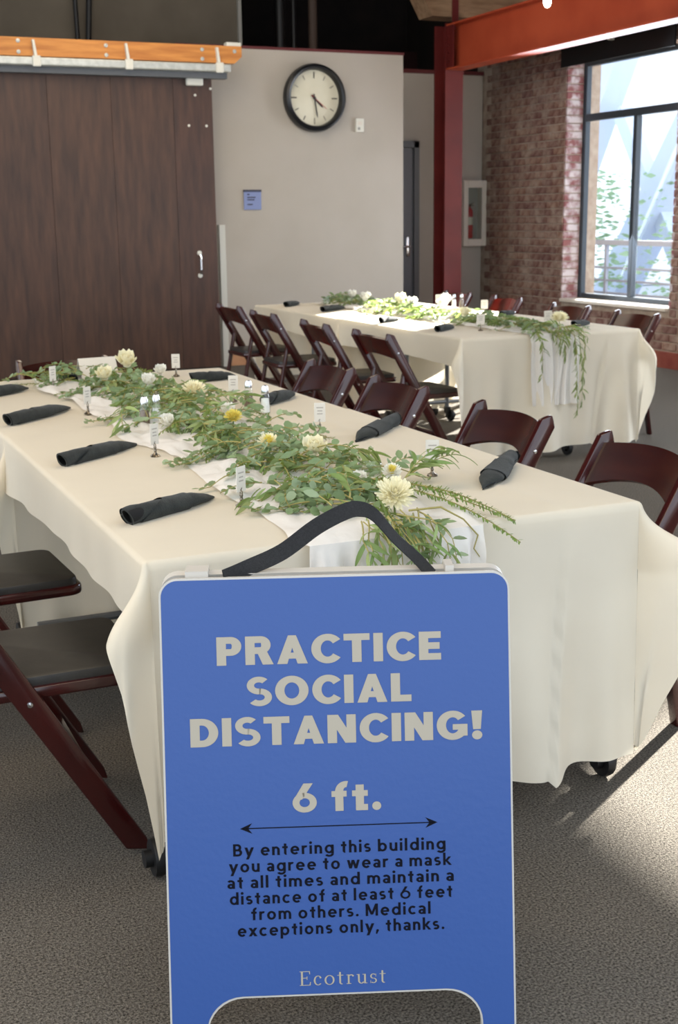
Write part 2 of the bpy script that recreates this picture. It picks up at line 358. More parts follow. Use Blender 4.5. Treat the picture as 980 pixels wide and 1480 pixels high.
b = MB(); b.tube([(3.68-2.7, dy0-.02-11.63, 2.69), (3.68-2.7, dy0-.02-11.63, 2.76)], .02, 10); b.build('hanger_bolt', 'galv', hg)
for (x, z) in ((3.69, 2.54), (3.62, 2.27), (3.79, 2.27), (3.84, 2.60)):
    b = MB(); b.lathe([(.012, 0), (.012, .006), (0, .008)], (x-2.7, hy, z), 10, ry); b.build('screw', 'steel_white', bd)
rl = empty('door_rail', (2.7, 11.5, 2.7), 0, 'orange wooden header beam carrying the galvanised sliding track', 'rail')
b = MB(); b.prism([(-2.5, .11), (1.33, .11), (1.40, .17), (1.40, .26), (-2.5, .26)], -.06, .02, lambda x, z, y: Vector((x, y, z))); b.build('header_beam', 'beam_wood', rl)
b = MB(); b.bbox(-2.5, 1.28, -.10, .02, .03, .10, .012); b.build('track', 'galv', rl)
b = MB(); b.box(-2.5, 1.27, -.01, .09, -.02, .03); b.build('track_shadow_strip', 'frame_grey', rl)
for x in (-1.1, -.48, .33, 1.17):
    b = MB(); b.bbox(x-.035, x+.035, -.12, -.09, .02, .11, .008); b.prism([(x-.012, .10), (x+.012, .10), (x-.008, .24), (x-.026, .24)], -.10, -.06, lambda a, z, y: Vector((a, y, z)))
    b.build('bracket', 'steel_white', rl)
for x, z in ((-.62, .23), (-.62, .14), (.14, .22), (.14, .14), (1.02, .22), (1.02, .14), (1.33, .215)):
    b = MB(); b.lathe([(.017, .06), (.017, .068), (0, .072)], (x, 0, z), 10, ry); b.build('bolt', 'galv', rl)
b = MB(); b.bbox(1.26, 1.40, -.05, .03, .26, .295, .004); b.build('end_clip', 'steel_white', rl)

# door in the hall wall
d = struct(empty('door_1', (6.32, Y2, 0)))
b = MB(); b.box(-.38, .38, -.03, 0, 0, 2.17); b.build('leaf', 'door_grey', d)
for x in (-.40, .40):
    b = MB(); b.box(x-.035 if x < 0 else x-.02, x+.02 if x < 0 else x+.045, -.06, 0, 0, 2.25); b.build('frame', 'frame_grey', d)
b = MB(); b.box(-.435, .445, -.06, 0, 2.18, 2.25); b.build('frame', 'frame_grey', d)
b = MB(); b.bbox(.285, .335, -.045, -.03, .98, 1.20, .006); b.tube([(.31, -.04, 1.09), (.31, -.10, 1.09), (.20, -.10, 1.09)], .013, 8); b.build('handle', 'chrome', d, True)

# fire extinguisher cabinet
fc = empty('extinguisher_cabinet', (7.46, Y2, 1.45), 0, 'white glazed wall cabinet in the corner beside the brick wall', 'cabinet')
b = MB(); X, Z, I, J = .15, .37, .09, .29
for q in ((-X, -I, -Z, Z), (I, X, -Z, Z), (-I, I, J, Z), (-I, I, -Z, -J)):
    b.bbox(q[0], q[1], -.12, 0, q[2], q[3], .003, seg=1)
b.build('frame', 'cab_white', fc)
b = MB(); b.box(-I, I, -.01, -.002, -J, J); b.build('back_panel', 'cab_grey', fc)
b = MB(); b.box(-I, I, -.112, -.108, -J, J); b.build('glass_door', 'glass', fc)
fe = empty('fire_extinguisher', (7.42, Y2-.06, 1.17), 0, 'red fire extinguisher with pale label inside the white cabinet', 'extinguisher')
b = MB(); b.lathe([(.034, 0), (.038, .01), (.038, .29), (.030, .325), (.014, .34), (.012, .36)], n=20); b.build('cylinder', 'ext_red', fe, True)
b = MB(); b.lathe([(.0388, .15), (.0388, .24)], n=20); b.build('label_band', 'label', fe, True)
b = MB(); b.box(-.012, .012, -.012, .012, .355, .385); b.tube([(0, 0, .38), (.05, 0, .40)], .006, 6); b.tube([(0, 0, .37), (.05, 0, .372)], .005, 6); b.build('valve_handle', 'chrome', fe)
b = MB(); b.tube([(-.012, 0, .37), (-.035, -.01, .36), (-.042, -.02, .30), (-.03, -.03, .24)], [.006, .006, .010, .022], 8); b.build('hose_horn', 'ext_red', fe, True)

# red steel column, beam, timber girder
c = empty('steel_column', (6.67, 12.2, 0), 0, 'dark red steel I-section column standing before the grey wall', 'column')
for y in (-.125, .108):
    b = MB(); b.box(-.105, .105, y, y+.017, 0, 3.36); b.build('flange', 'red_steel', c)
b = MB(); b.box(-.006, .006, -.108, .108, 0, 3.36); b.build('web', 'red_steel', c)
b = MB(); b.box(-.05, .02, -.17, -.155, 3.30, 3.62); b.build('top_plate', 'red_steel', c)
bmo = empty('steel_beam', (6.67, 12.07, 2.90), 0, 'orange-red steel beam running from the column towards the window side', 'beam')
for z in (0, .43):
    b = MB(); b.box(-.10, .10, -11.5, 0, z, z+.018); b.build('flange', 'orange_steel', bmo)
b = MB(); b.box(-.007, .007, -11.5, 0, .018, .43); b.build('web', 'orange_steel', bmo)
b = MB(); b.box(-.10, -.085, -.14, -.02, .02, .43)
for z in (.08, .16, .24, .32): b.lathe([(.012, 0), (.012, .02)], (-.104, -.06, z), 8, Matrix.Rotation(radians(-90), 4, 'Y'))
b.build('bolt_plate', 'red_steel', bmo)
b = MB(); b.prism([(6.40, 3.42), (7.60, 3.42), (7.60, 3.80), (6.24, 3.80), (6.24, 3.70)], 12.05, 12.35, lambda x, z, y: Vector((x, y, z)))
tag(b.build('timber_girder', 'timber'), 'pale timber girder end resting above the red column', 'girder')

# brick wall with windows
wr = struct(empty('wall_right', (XB, 0, 0)))
WZ0, WZ1, TH = .56, 2.95, .42
wins = [(9.6, 11.4), (4.9, 6.7), (.2, 2.0)]
core = MB(); g = .012
ys = [-2.5]; 
for (a, b_) in sorted(wins): ys += [a, b_]
ys.append(Y2+.14)
for k in range(0, len(ys), 2): core.box(g, TH, ys[k]-(0 if k == 0 else 0), ys[k+1], 0, 5)
for (a, b_) in wins: core.box(g, TH, a, b_, 0, WZ0-.02); core.box(g, TH, a, b_, WZ1, 5)
core.build('mortar', 'mortar', wr)
HC, LB = .078, .215
def brick_mesh(kind, m):
    bb = MB()
    if kind == 'face': bb.bbox(-.0, .06, -.102, .102, -.034, .034, .005, seg=1)
    elif kind == 'half': bb.bbox(-.0, .06, -.048, .048, -.034, .034, .005, seg=1)
    else: bb.bbox(-.10, .10, -.0, .05, -.034, .034, .005, seg=1)
    o = bb.build('brick', m); me = o.data; bpy.data.objects.remove(o); return me
bmesh_face, bmesh_half = brick_mesh('face', 'brick'), brick_mesh('half', 'brick')
bmesh_rev = brick_mesh('rev', 'brick_white')
bricks = []
for r in range(64):
    z = .16+.039+r*HC
    if z > 4.9: break
    off = (r % 2)*LB/2
    y = 4.2+off
    while y < Y2:
        L0, L1 = y-.102, y+.102
        hit = None
        for (a, b_) in wins:
            if WZ0-.02 < z+.034 and z-.034 < WZ1 and L1 > a and L0 < b_: hit = (a, b_)
        if L1 > Y2: pass
        elif not hit: bricks.append(('face', y, z))
        else:
            if L0 < hit[0]-.09: bricks.append(('half', hit[0]-.052, z))
            if L1 > hit[1]+.09: bricks.append(('half', hit[1]+.052, z))
        y += LB
    for wi, (a, b_) in enumerate(wins[:2]):
        if WZ0 < z < WZ1:
            bricks.append(('rev1', b_, z, wi)); bricks.append(('rev0', a, z, wi))
def vis(br):
    if br[0] == 'rev1': return 5 if br[3] == 0 else 60
    if br[0] == 'rev0': return 70
    if br[1] < 9.35 or br[2] > 3.05: return 50+abs(br[1]-9.35)+br[2]
    return (br[1]-9.3) + (3 if br[2] < .5 else 0)
bricks.sort(key=vis)
rest = MB(); rnd = random.Random(3)
for k, br in enumerate(bricks):
    dx = rnd.uniform(-.006, .004); 
    if br[0] in ('face', 'half'):
        me = bmesh_face if br[0] == 'face' else bmesh_half; loc = Vector((dx, br[1], br[2])); rot = rnd.uniform(-.02, .02); sy = 1
    else:
        me = bmesh_rev; loc = Vector((.105, br[1]+(-.012 if br[0] == 'rev1' else .012)+dx*.5, br[2])); rot = 0; sy = 1 if br[0] == 'rev1' else -1
    if k < 300:
        o = bpy.data.objects.new('brick', me); COL.objects.link(o); o.parent = wr; o.location = loc; o.rotation_euler = (rot, 0, 0)
        if sy < 0: o.scale.y = -1
    else:
        rest.mi = 0 if br[0] in ('face', 'half') else 1
        mt = Matrix.Translation(loc) @ Matrix.Rotation(rot, 4, 'X') @ Matrix.Diagonal((1, sy, 1, 1))
        rest.add([mt @ v.co for v in me.vertices], [tuple(p.vertices) for p in me.polygons])
o = rest.build('brickwork', mats=['brick', 'brick_white'], parent=wr, fix=False); o['kind'] = 'stuff'
sbox('baseboard_right', 'red_base', XB-.03, XB+.01, -2, Y2, 0, .15)
for n, (a, b_) in enumerate(wins):
    wo = struct(empty('window_%d' % (n+1), (XB+.24, (a+b_)/2, 0))); hw = (b_-a)/2; x0, x1 = -.03, .03
    def bar(*q):
        b = MB(); b.bbox(*q, .005, seg=1); b.build('frame_bar', 'win_frame', wo)
    bar(x0, x1, -hw, -hw+.06, WZ0, WZ1); bar(x0, x1, hw-.06, hw, WZ0, WZ1)
    bar(x0, x1, -hw+.06, hw-.06, WZ0, WZ0+.05); bar(x0, x1, -hw+.06, hw-.06, WZ1-.05, WZ1)
    bar(x0-.005, x1, -hw+.06, hw-.06, 2.36, 2.43); bar(x0-.006, x1+.001, -.03, .03, WZ0+.05, 2.36)
    for q in ((-hw+.06, -.03, WZ0+.05, 2.36), (.03, hw-.06, WZ0+.05, 2.36), (-hw+.06, hw-.06, 2.43, WZ1-.05)):
        b = MB(); b.box(-.003, .003, *q); b.build('pane', 'pane', wo)
    b = MB(); b.bbox(-.27, -.03, -hw+.01, hw-.01, WZ0-.035, WZ0, .006); b.build('window_sill', 'sill', wo)
    if n < 2:
        rs_ = empty('roller_shade', (XB-.04, (a+b_)/2, 2.9), 0, 'rolled black roller shade above the bright window' if n == 0 else 'rolled black roller shade above the window outside the frame', 'shade')
        b = MB(); b.box(-.05, -.03, -hw-.02, hw-.02, -.02, .17); b.build('fabric', 'shade', rs_)
        b = MB(); b.tube([(-.07, -hw-.05, .21), (-.07, hw+.18, .21)], .05, 14); b.build('roller_tube', 'shade_green', rs_, True)
        b = MB(); b.box(-.10, .02, -.02, .02, .14, .27); b.build('bracket', 'steel_white', rs_)

# outside the windows: terrace, railing, pale building, diagonal braces, tree
sbox('ground_terrace', 'out_ground', 8.1, 40, -12, 40, -.5, -.12)
def brace(pts, wd, label):
    a, b_ = Vector(pts[0]), Vector(pts[1]); d_ = (b_-a); L_ = d_.length; q = d_.to_track_quat('Z', 'X').to_matrix().to_4x4()
    m_ = MB(); m_.box(-wd/2, wd/2, -wd/2, wd/2, 0, L_, Matrix.Translation(a) @ q); return tag(m_.build('diagonal_brace', 'out_brace'), label, 'brace', 'braces outside the window')
brace([(14.0, 21.8, -.1), (14.0, 19.0, 4.7)], .48, 'pale diagonal brace outside the left window pane')
brace([(14.0, 16.9, -.1), (14.0, 19.2, 3.2)], .26, 'thin diagonal brace rising to the left outside the window')
brace([(14.0, 19.3, -.1), (14.0, 15.6, 4.9)], .55, 'broad pale diagonal brace outside the right window pane')
rg = empty('terrace_railing', (9.2, 12.0, -.12), 0, 'pale horizontal railing outside the window', 'railing')
for z in (.30, .45, .60, .75, .90):
    b = MB(); b.box(-.01, .01, -9, 5, z, z+.025); b.build('rail', 'out_rail', rg)
b = MB(); b.box(-.03, .03, -9, 5, 1.18, 1.24); b.build('top_rail', 'out_rail', rg)
for k in range(8):
    b = MB(); b.box(-.02, .02, 4.6-k*1.9, 4.64-k*1.9, 0, 1.2); b.build('post', 'out_rail', rg)
def tree(x, y, h, label, seed):
    rn = random.Random(seed); r = empty('tree', (x, y, -.12), 0, label, 'tree', 'trees outside the window')
    b = MB(); b.tube([(0, 0, 0), (.05, 0, h*.4), (0, .1, h*.8)], [.12, .09, .03], 8)
    for k in range(7):
        a = rn.uniform(0, 6.28); b.tube([(0, 0, h*(.3+.06*k)), (cos(a)*.7, sin(a)*.7, h*(.45+.07*k))], [.04, .012], 6)
    b.build('trunk', 'stem', r, True)
    f = MB()
    for k in range(1500):
        c_ = Vector((rn.gauss(0, .55), rn.gauss(0, .7), h*rn.uniform(.15, 1.0))); s_ = rn.uniform(.05, .11)
        q = Matrix.Rotation(rn.uniform(0, 6.28), 4, 'Z') @ Matrix.Rotation(rn.uniform(-1.2, 1.2), 4, 'X')
        f.add([c_+(q @ Vector(p))*s_ for p in ((-1, 0, 0), (0, -.5, 0), (1, 0, 0), (0, .5, .1))], [(0, 1, 2, 3)])
    o_ = f.build('foliage', 'out_leaf', r, fix=False); o_['kind'] = 'stuff'
tree(12.2, 18.2, 2.2, 'leafy green tree seen through the left window pane', 1)
tree(12.6, 14.2, 1.5, 'low leafy tree seen behind the railing', 2)
b = empty('pale_building', (24, 24, -.1), radians(-25), 'overexposed pale building far outside the window', 'building')
m_ = MB(); m_.box(-6, 6, -4, 4, 0, 7); m_.build('facade', 'out_building', b)
for k in range(5):
    m_ = MB(); m_.box(-5+k*2.1, -3.8+k*2.1, -4.06, -4, 1.2, 3); m_.build('window', 'out_brace', b)

# string light bulbs under the ceiling
sl = empty('string_lights', (5.2, 7.0, 3.2), 0, 'string of small lit bulbs below the orange beam at the top edge', 'string lights')
BULBS = [(4.644, 7.2, 2.705), (4.25, 5.9, 2.545)]
b = MB(); b.tube([(6.6, 9.4, 3.7), (5.5, 8.2, 3.1), (4.644, 7.2, 2.855), (4.42, 6.5, 2.72), (4.25, 5.9, 2.695), (3.9, 5.0, 2.8), (2.5, 3.0, 4.9)], .004, 6)
o = b.build('cable', 'black', sl, True); o.location = (-5.2, -7.0, -3.2)
for p in BULBS:
    q = Vector(p)-Vector((5.2, 7, 3.2))
    b = MB(); b.lathe([(.014, .10), (.014, .15)], q, 12); so = b.build('socket', 'black', sl)
    b = MB(); b.lathe([(.0, 0), (.016, .008), (.026, .03), (.024, .055), (.012, .09), (.012, .10)], q, 14); b.build('bulb', 'bulb', so, True)

# ------------------------------------------------------------------ tables
TZ = .745
def table(name, x0, x1, y0, y1, label, mid=True):
    cx, cy = (x0+x1)/2, (y0+y1)/2
    t = empty(name, (cx, cy, 0), 0, label, 'table')
    hx, hy = (x1-x0)/2, (y1-y0)/2
    b = MB(); b.bbox(-hx+.005, hx-.005, -hy+.005, hy-.005, TZ-.03, TZ, .006); b.build('tabletop', 'table_top', t)
    for sx in (-1, 1):
        for yy in ((-hy+.10, -.12, .12, hy-.16) if mid == 2 else (-hy+.10, hy-.10)):
            b = MB(); x = sx*((hx-.03) if yy < 0 and cy < 5 else .16)
            b.tube([(x, yy, TZ-.03), (x, yy, .10)], .016, 10); lg = b.build('leg', 'tube', t, True)
            b = MB(); b.lathe([(.018, -.012), (.042, -.012), (.045, 0), (.042, .012), (.018, .012)], (x+.02*sx, yy-.02, .045), 16, Matrix.Rotation(radians(90), 4, 'Y'))
            b.box(x-.012, x+.012, yy-.03, yy+.02, .06, .105); b.lathe([(.02, -.03), (.02, .03)], (x+.02*sx, yy-.02, .045), 10, Matrix.Rotation(radians(90), 4, 'Y'))
            b.build('caster', 'rubber', lg, True)
    for yy in ((-hy+.10, -.12, .12, hy-.16) if mid == 2 else (-hy+.10, hy-.10)):
        b = MB(); b.tube([(-hx+.03, yy, .14), (hx-.03, yy, .14)], .014, 8); b.build('crossbar', 'tube', t, True)
    b = MB(); b.box(-.03, .03, -hy+.2, hy-.2, TZ-.08, TZ-.03); b.build('apron_rail', 'tube', t)
    return t
T1 = (.631, 1.851, 2.422, 5.62); T2 = (3.505, 4.725, 6.238, 9.60)
table('banquet_table', T1[0], T1[1], T1[2], 4.08, 'cloth-covered banquet table directly behind the blue sign')
table('banquet_table', T1[0], T1[1], 4.125, T1[3], 'cloth-covered banquet table joined to the far end of the foreground one')
table('banquet_table', T2[0], T2[1], T2[2], 7.91, 'cloth-covered banquet table further back, its white end drape facing the camera')
table('banquet_table', T2[0], T2[1], 7.965, T2[3], 'cloth-covered banquet table farthest back under the sunlit garland')

def smooth(a, b, x):
    t = max(0, min(1, (x-a)/(b-a))); return t*t*(3-2*t)
def cloth(name, x0, x1, y0, y1, zt, dl, dr, df, db, label, seed, flL=.14, flR=.119, chairs=(), crease=None, amp=1.0, lift=0.0):
    """draped cloth: top sheet, four skirts (drop 0 = none) and corner flutes"""
    b = MB(); rn = random.Random(seed); ph = [rn.uniform(0, 6.28) for _ in range(8)]
    rd = .012
    def top(u, v):
        x = x0+(x1-x0)*u; y = y0+(y1-y0)*v
        e = min(min(u, 1-u)*(x1-x0), min(v, 1-v)*(y1-y0)); k = smooth(0, .06, e)
        z = zt+k*(.0012+.0012*noise.noise(Vector((x*3, y*2.5, seed))))
        if crease:
            z += k*.004*math.exp(-((x-crease-.02*sin(y*1.7))/.014)**2)+k*.003*math.exp(-((x-(x0+.42)-.01*sin(y*2))/.012)**2)
        for yc in (y0+.62, y0+1.25): z += k*.0018*math.exp(-((y-yc)/.012)**2)
        return Vector((x, y, z))
    b.grid(70, 110, top)
    def prof(d, a):     # rounded edge then down; a = outward slope
        if d < rd*1.57:
            t = d/rd; return rd*sin(t), -rd*(1-cos(t))
        dd = d-rd*1.57; return rd+dd*a, -rd-dd*sqrt(max(.2, 1-a*a))
    def skirt(p0, p1, nrm, drop, n, sd):
        p0, p1, nrm = Vector(p0), Vector(p1), Vector(nrm); L_ = (p1-p0).length
        def fn(u, v):
            s_ = u*L_; d_ = v*(drop+.012*sin(s_*3.1+ph[sd])*amp)
            win = smooth(0, .14, s_)*smooth(0, .14, L_-s_)
            o_, dz = prof(d_, .03)
            wv = (sin(s_*10.5+ph[sd]+1.2*sin(s_*2.3))*.55+.45*sin(s_*23+ph[sd+1]+sin(s_*5)))
            o_ += win*wv*(.085 if nrm.y < -.5 else .055)*amp*smooth(0, 1, d_/.75)
            o_ += .0025*noise.noise(Vector((s_*9, d_*9, seed+sd)))*smooth(0, .1, d_)
            p = p0.lerp(p1, u)+nrm*o_+Vector((0, 0, dz))
            if crease and abs(nrm.y) > .5 and nrm.y < 0:
                p += nrm*(.022*smooth(crease-.006, crease+.006, p.x+.10*v)*smooth(0, .3, d_)*win)
                p.z -= .012*v*smooth(crease-.006, crease+.006, p.x+.10*v)
            if nrm.x < -.5 and not db:
                q_ = smooth(.42, 0, s_)*v; p.x -= .02*q_
            if nrm.x > .5:
                for yc in chairs:
                    p.x -= .24*smooth(.42, .2, abs(p.y-yc))*smooth(.02, .22, d_)*smooth(0, .1, p.y-y0)
            return p
        b.grid(n, 46, fn)
    def corner(c, dA, dB, rA, rB, fl):     # quadrant between side A and side B
        c, dA, dB = Vector(c), Vector(dA), Vector(dB)
        def fn(u, v):
            f_ = u*pi/2; rm = min(rA/max(cos(f_), 1e-4), rB/max(sin(f_), 1e-4)); r = v*rm
            wA = sin(2*f_)**.55 if 0 < u < 1 else 0
            Dm = fl*wA*smooth(0, .22, r)*(1-(.75 if fl == flR else .35)*smooth(.22, .75, r))
            if f_ > .95: Dm += .03*sin((f_-.95)*11)*smooth(.1, .5, r)*smooth(1.0, .9, u)
            th = .25+.5*u
            dh = (dA*(1-th)+dB*th).normalized()
            o1, dz = prof(r, .03)
            base = dA*(o1*cos(f_)) + dB*(o1*sin(f_))
            drop = -dz; z = sqrt(max(drop*drop-Dm*Dm, (drop*.35)**2))
            return c+base+dh*Dm+Vector((0, 0, -z))
        b.grid(28, 46, fn)
    if dl: skirt((x0, y1, zt), (x0, y0, zt), (-1, 0, 0), dl, 90, 0)
    if dr: skirt((x1, y0, zt), (x1, y1, zt), (1, 0, 0), dr, 90, 2)
    if df: skirt((x0, y0, zt), (x1, y0, zt), (0, -1, 0), df, 110, 4)
    if db: skirt((x1, y1, zt), (x0, y1, zt), (0, 1, 0), db, 80, 5)
    if dl and df: corner((x0, y0, zt), (-1, 0, 0), (0, -1, 0), dl, df, flL)
    if dr and df: corner((x1, y0, zt), (1, 0, 0), (0, -1, 0), dr, df, flR)
    if dl and db: corner((x0, y1, zt), (-1, 0, 0), (0, 1, 0), dl, db, .05)
    if dr and db: corner((x1, y1, zt), (1, 0, 0), (0, 1, 0), dr, db, .05)
    o = b.build(name, 'cloth', fix=False)
    bm = bmesh.new(); bm.from_mesh(o.data); bmesh.ops.remove_doubles(bm, verts=bm.verts[:], dist=.0008)
    bmesh.ops.recalc_face_normals(bm, faces=bm.faces[:]); bm.to_mesh(o.data); bm.free()
    o.data.polygons.foreach_set('use_smooth', [True]*len(o.data.polygons))
    return tag(o, label, 'tablecloth')
CH1 = [2.87, 3.61, 4.45, 5.13]; CH2 = [6.65, 7.55, 8.40, 9.20]
cloth('tablecloth', T1[0], T1[1], T1[2], 4.13, .7525, .165, .175, .632, 0, 'ivory tablecloth over the near half of the foreground table', 3, .135, .14, crease=1.655)
cloth('tablecloth', T1[0]-.002, T1[1]+.002, 4.10, T1[3], .7485, .17, .18, .66, .62, 'ivory tablecloth over the far half of the foreground table', 5, .10, .1)
cloth('tablecloth', T2[0], T2[1], T2[2], 7.97, .7525, .17, .18, .68, 0, 'ivory tablecloth hanging to the floor at the near end of the back table', 8, .12, .10, crease=4.5)
cloth('tablecloth', T2[0]-.002, T2[1]+.002, 7.94, T2[3], .7485, .17, .18, .66, .6, 'ivory tablecloth over the far, sunlit half of the back table', 9, .08, .1)

# gauze runners
def runner(xc, wd, y0, y1, hang, seed, label):
    b = MB(); Lt = (y1-y0)+hang; zt = .7545
    def fn(u, v):
        s_ = v*Lt; a = (u-.5)
        e = noise.noise(Vector((s_*2.2, seed, u*1.5))); cx = xc+.05*noise.noise(Vector((s_*1.3, seed*3.1, 0)))
        wv = wd*(1+.22*noise.noise(Vector((s_*2.7, 4.4, seed))))
        x = cx+a*wv+.03*e
        bumpy = abs(noise.noise(Vector((x*9, s_*6, seed))))*.035+abs(noise.noise(Vector((x*22, s_*9, seed+3))))*.012
        edge = smooth(0, .06, .5-abs(a))*.6+.4
        y = y1-s_
        if y > y0: 
            return Vector((x, y, zt+.002+bumpy*edge*smooth(0, .05, y-y0+.02)))
        d_ = y0-y
        fold = .018*sin(a*34+seed)+.012*sin(a*61+1.3*seed)
        return Vector((xc+a*wd*(1-.1*smooth(0, hang, d_))+.01*sin(d_*9+a*8), y0-.030-(.5+fold*22)*.03*smooth(0, .08, d_)-.005, zt+.004-d_))
    b.grid(60, 300, fn)
    o = b.build('table_runner', 'gauze', smooth=True, fix=False)
    return tag(o, label, 'runner')
runner(1.19, .44, T1[2], T1[3]-.1, .38, 2.0, 'white gauze runner bunched under the greenery on the foreground table')
runner(4.11, .36, T2[2], T2[3]-.2, .42, 6.0, 'white gauze runner hanging over the near end of the back table')

# ------------------------------------------------------------------ folding chairs (+x forward)
def chair_proto():
    t = empty('folding_chair', (0, 0, 0))
    tp, ft = Vector((-.245, 0, .79)), Vector((.21, 0, 0))
    dv = (ft-tp).normalized(); nv = Vector((dv.z, 0, -dv.x))
    if nv.x < 0: nv = -nv
    for s in (-1, 1):
        y = s*.208; b = MB(); L_ = (ft-tp).length; hw = .029
        out = [(0+.004, -hw*.5), (-.010, 0), (0.004, hw*.5), (.02, hw), (L_-.03, hw*.9), (L_+.002, hw*.6), (L_-.036, -hw*.9), (.02, -hw)]
        bm = bmesh.new(); vs = [bm.verts.new(tp+dv*a+nv*c_+Vector((0, y-.012, 0))) for a, c_ in out]
        f = bm.faces.new(vs); r = bmesh.ops.extrude_face_region(bm, geom=[f])
        for v in [g_ for g_ in r['geom'] if isinstance(g_, bmesh.types.BMVert)]: v.co.y += .024
        bmesh.ops.recalc_face_normals(bm, faces=bm.faces[:])
        bmesh.ops.bevel(bm, geom=[e for e in bm.edges], offset=.004, segments=2, profile=.5, affect='EDGES'); b.bm(bm)
        lg = b.build('front_leg', 'wood', t, True)
        for q in (.12, .44):
            p = tp+dv*q; b = MB(); b.lathe([(.007, 0), (.006, .003), (0, .004)], (p.x, y-s*.012 if False else y+s*.012, p.z), 10, Matrix.Rotation(radians(-90*s), 4, 'X')); b.build('screw', 'chrome', lg, True)
    for s in (-1, 1):
        y = s*.181; b = MB(); a, c_ = Vector((-.125, 0, .565)), Vector((-.235, 0, 0)); d_ = (c_-a); L_ = d_.length
        q = d_.to_track_quat('Z', 'Y').to_matrix().to_4x4()
        b.bbox(-.018, .018, -.011, .011, 0, L_, .004, Matrix.Translation(a+Vector((0, y, 0))) @ q); b.build('rear_leg', 'wood', t, True)
    # backboard: bent panel with arched top and bottom edges
    b = MB(); n = 20
    def bb(front):
        def fn(u, v):
            y = (u-.5)*.392; a = (u-.5)*2
            bend = -.030*(1-a*a)
            top = .022+(-.034)*(1-a*a)            # distance from tp along post
            bot = .158-.056*(1-a*a)
            q = top+(bot-top)*v
            p = tp+dv*(q+.012)+Vector((0, y, 0))+nv*(bend+(.008 if front else -.008))
            return p
        return fn
    b.grid(n, 4, bb(True)); b.grid(n, 4, bb(False)); N_ = n*4
    def rim(idx): 
        for i in range(len(idx)-1): b.f.append((idx[i], idx[i+1], idx[i+1]+N_, idx[i]+N_)); b.i.append(0)
    rim(list(range(n))); rim([3*n+i for i in range(n)]); rim([i*n for i in range(4)]); rim([i*n+n-1 for i in range(4)])
    b.build('backboard', 'wood_back', t, True)
    # seat
    bm = bmesh.new(); r = bmesh.ops.create_cube(bm, size=1)
    for v in r['verts']: v.co = Vector((.035+v.co.x*.45, v.co.y*.384, .422+v.co.z*.028))
    bmesh.ops.bevel(bm, geom=[e for e in bm.edges if abs(e.verts[0].co.z-e.verts[1].co.z) > .01], offset=.042, segments=5, profile=.5, affect='EDGES')
    bmesh.ops.bevel(bm, geom=[e for e in bm.edges if abs(e.verts[0].co.z-e.verts[1].co.z) < .001 and (len(e.link_faces) == 2 and abs(e.link_faces[0].normal.z-e.link_faces[1].normal.z) > .5)], offset=.007, segments=2, profile=.5, affect='EDGES')
    b = MB(); b.bm(bm); b.build('seat_frame', 'wood', t, True)
    bm = bmesh.new(); r = bmesh.ops.create_cube(bm, size=1)
    for v in r['verts']: v.co = Vector((.035+v.co.x*.425, v.co.y*.362, .446+v.co.z*.024))
    bmesh.ops.bevel(bm, geom=[e for e in bm.edges if abs(e.verts[0].co.z-e.verts[1].co.z) > .01], offset=.035, segments=4, profile=.5, affect='EDGES')
    bmesh.ops.bevel(bm, geom=[e for e in bm.edges if e.verts[0].co.z > .45 and e.verts[1].co.z > .45], offset=.008, segments=2, profile=.5, affect='EDGES')
    b = MB(); b.bm(bm); b.build('seat_pad', 'pad', t, True)
    for (x, z, hw) in ((.105, .19, .197), (-.205, .20, .172)):
        b = MB(); b.bbox(x-.009, x+.009, -hw, hw, z-.018, z+.018, .003); b.build('stretcher', 'wood', t, True)
    return t
P = chair_proto(); first = True
GR = {'T1R': 'folding chairs along the right side of the foreground table', 'T1L': 'folding chairs along the left side of the foreground table',
      'T2L': 'folding chairs along the left side of the back table', 'T2R': 'folding chairs along the window side of the back table'}
chairs = [
 (1.995, 2.87, 180, 'T1R', 'dark folding chair nearest the right edge, right side of the foreground table'),
 (1.995, 3.61, 180, 'T1R', 'reddish-brown folding chair behind the second-nearest right-hand napkin of the foreground table'),
 (1.985, 4.45, 180, 'T1R', 'mahogany folding chair, third from the front on the right of the foreground table'),
 (1.985, 5.13, 180, 'T1R', 'mahogany folding chair, farthest on the right of the foreground table'),
 (.43, 2.83, 0, 'T1L', 'dark folding chair nearest the camera on the left of the foreground table'),
 (.43, 3.56, 0, 'T1L', 'dark folding chair second on the left, its black seat under the cloth hem'),
 (1.21, 5.78, -90, None, 'dark folding chair at the far end of the foreground table before the barn door'),
 (3.30, 6.50, 0, 'T2L', 'folding chair nearest the camera on the left side of the back table'),
 (3.29, 7.31, 0, 'T2L', 'folding chair second from the front on the left side of the back table'),
 (3.31, 8.30, 0, 'T2L', 'folding chair third from the front on the left side of the back table'),
 (3.34, 9.13, 0, 'T2L', 'folding chair farthest left, beside the barn door edge'),
 (4.95, 6.86, 180, 'T2R', 'dark folding chair below the window sill end, right side of the back table'),
 (5.0, 7.70, 180, 'T2R', 'dark glossy folding chair before the left end of the window sill'),
 (5.09, 8.75, 180, 'T2R', 'sunlit bright orange-red folding chair in front of the brick wall'),
 (5.12, 9.60, 180, 'T2R', 'red folding chair in front of the fire extinguisher cabinet')]
rc = random.Random(5)
for x, y, rz, g_, lab in chairs:
    o = P if first else copy_tree(P); first = False
    o.location = (x, y, 0); o.rotation_euler = (0, 0, radians(rz+rc.uniform(-3, 3) if y > 3 else rz))
    tag(o, lab, 'chair', GR.get(g_))
    if not g_ and 'group' in o: del o['group']

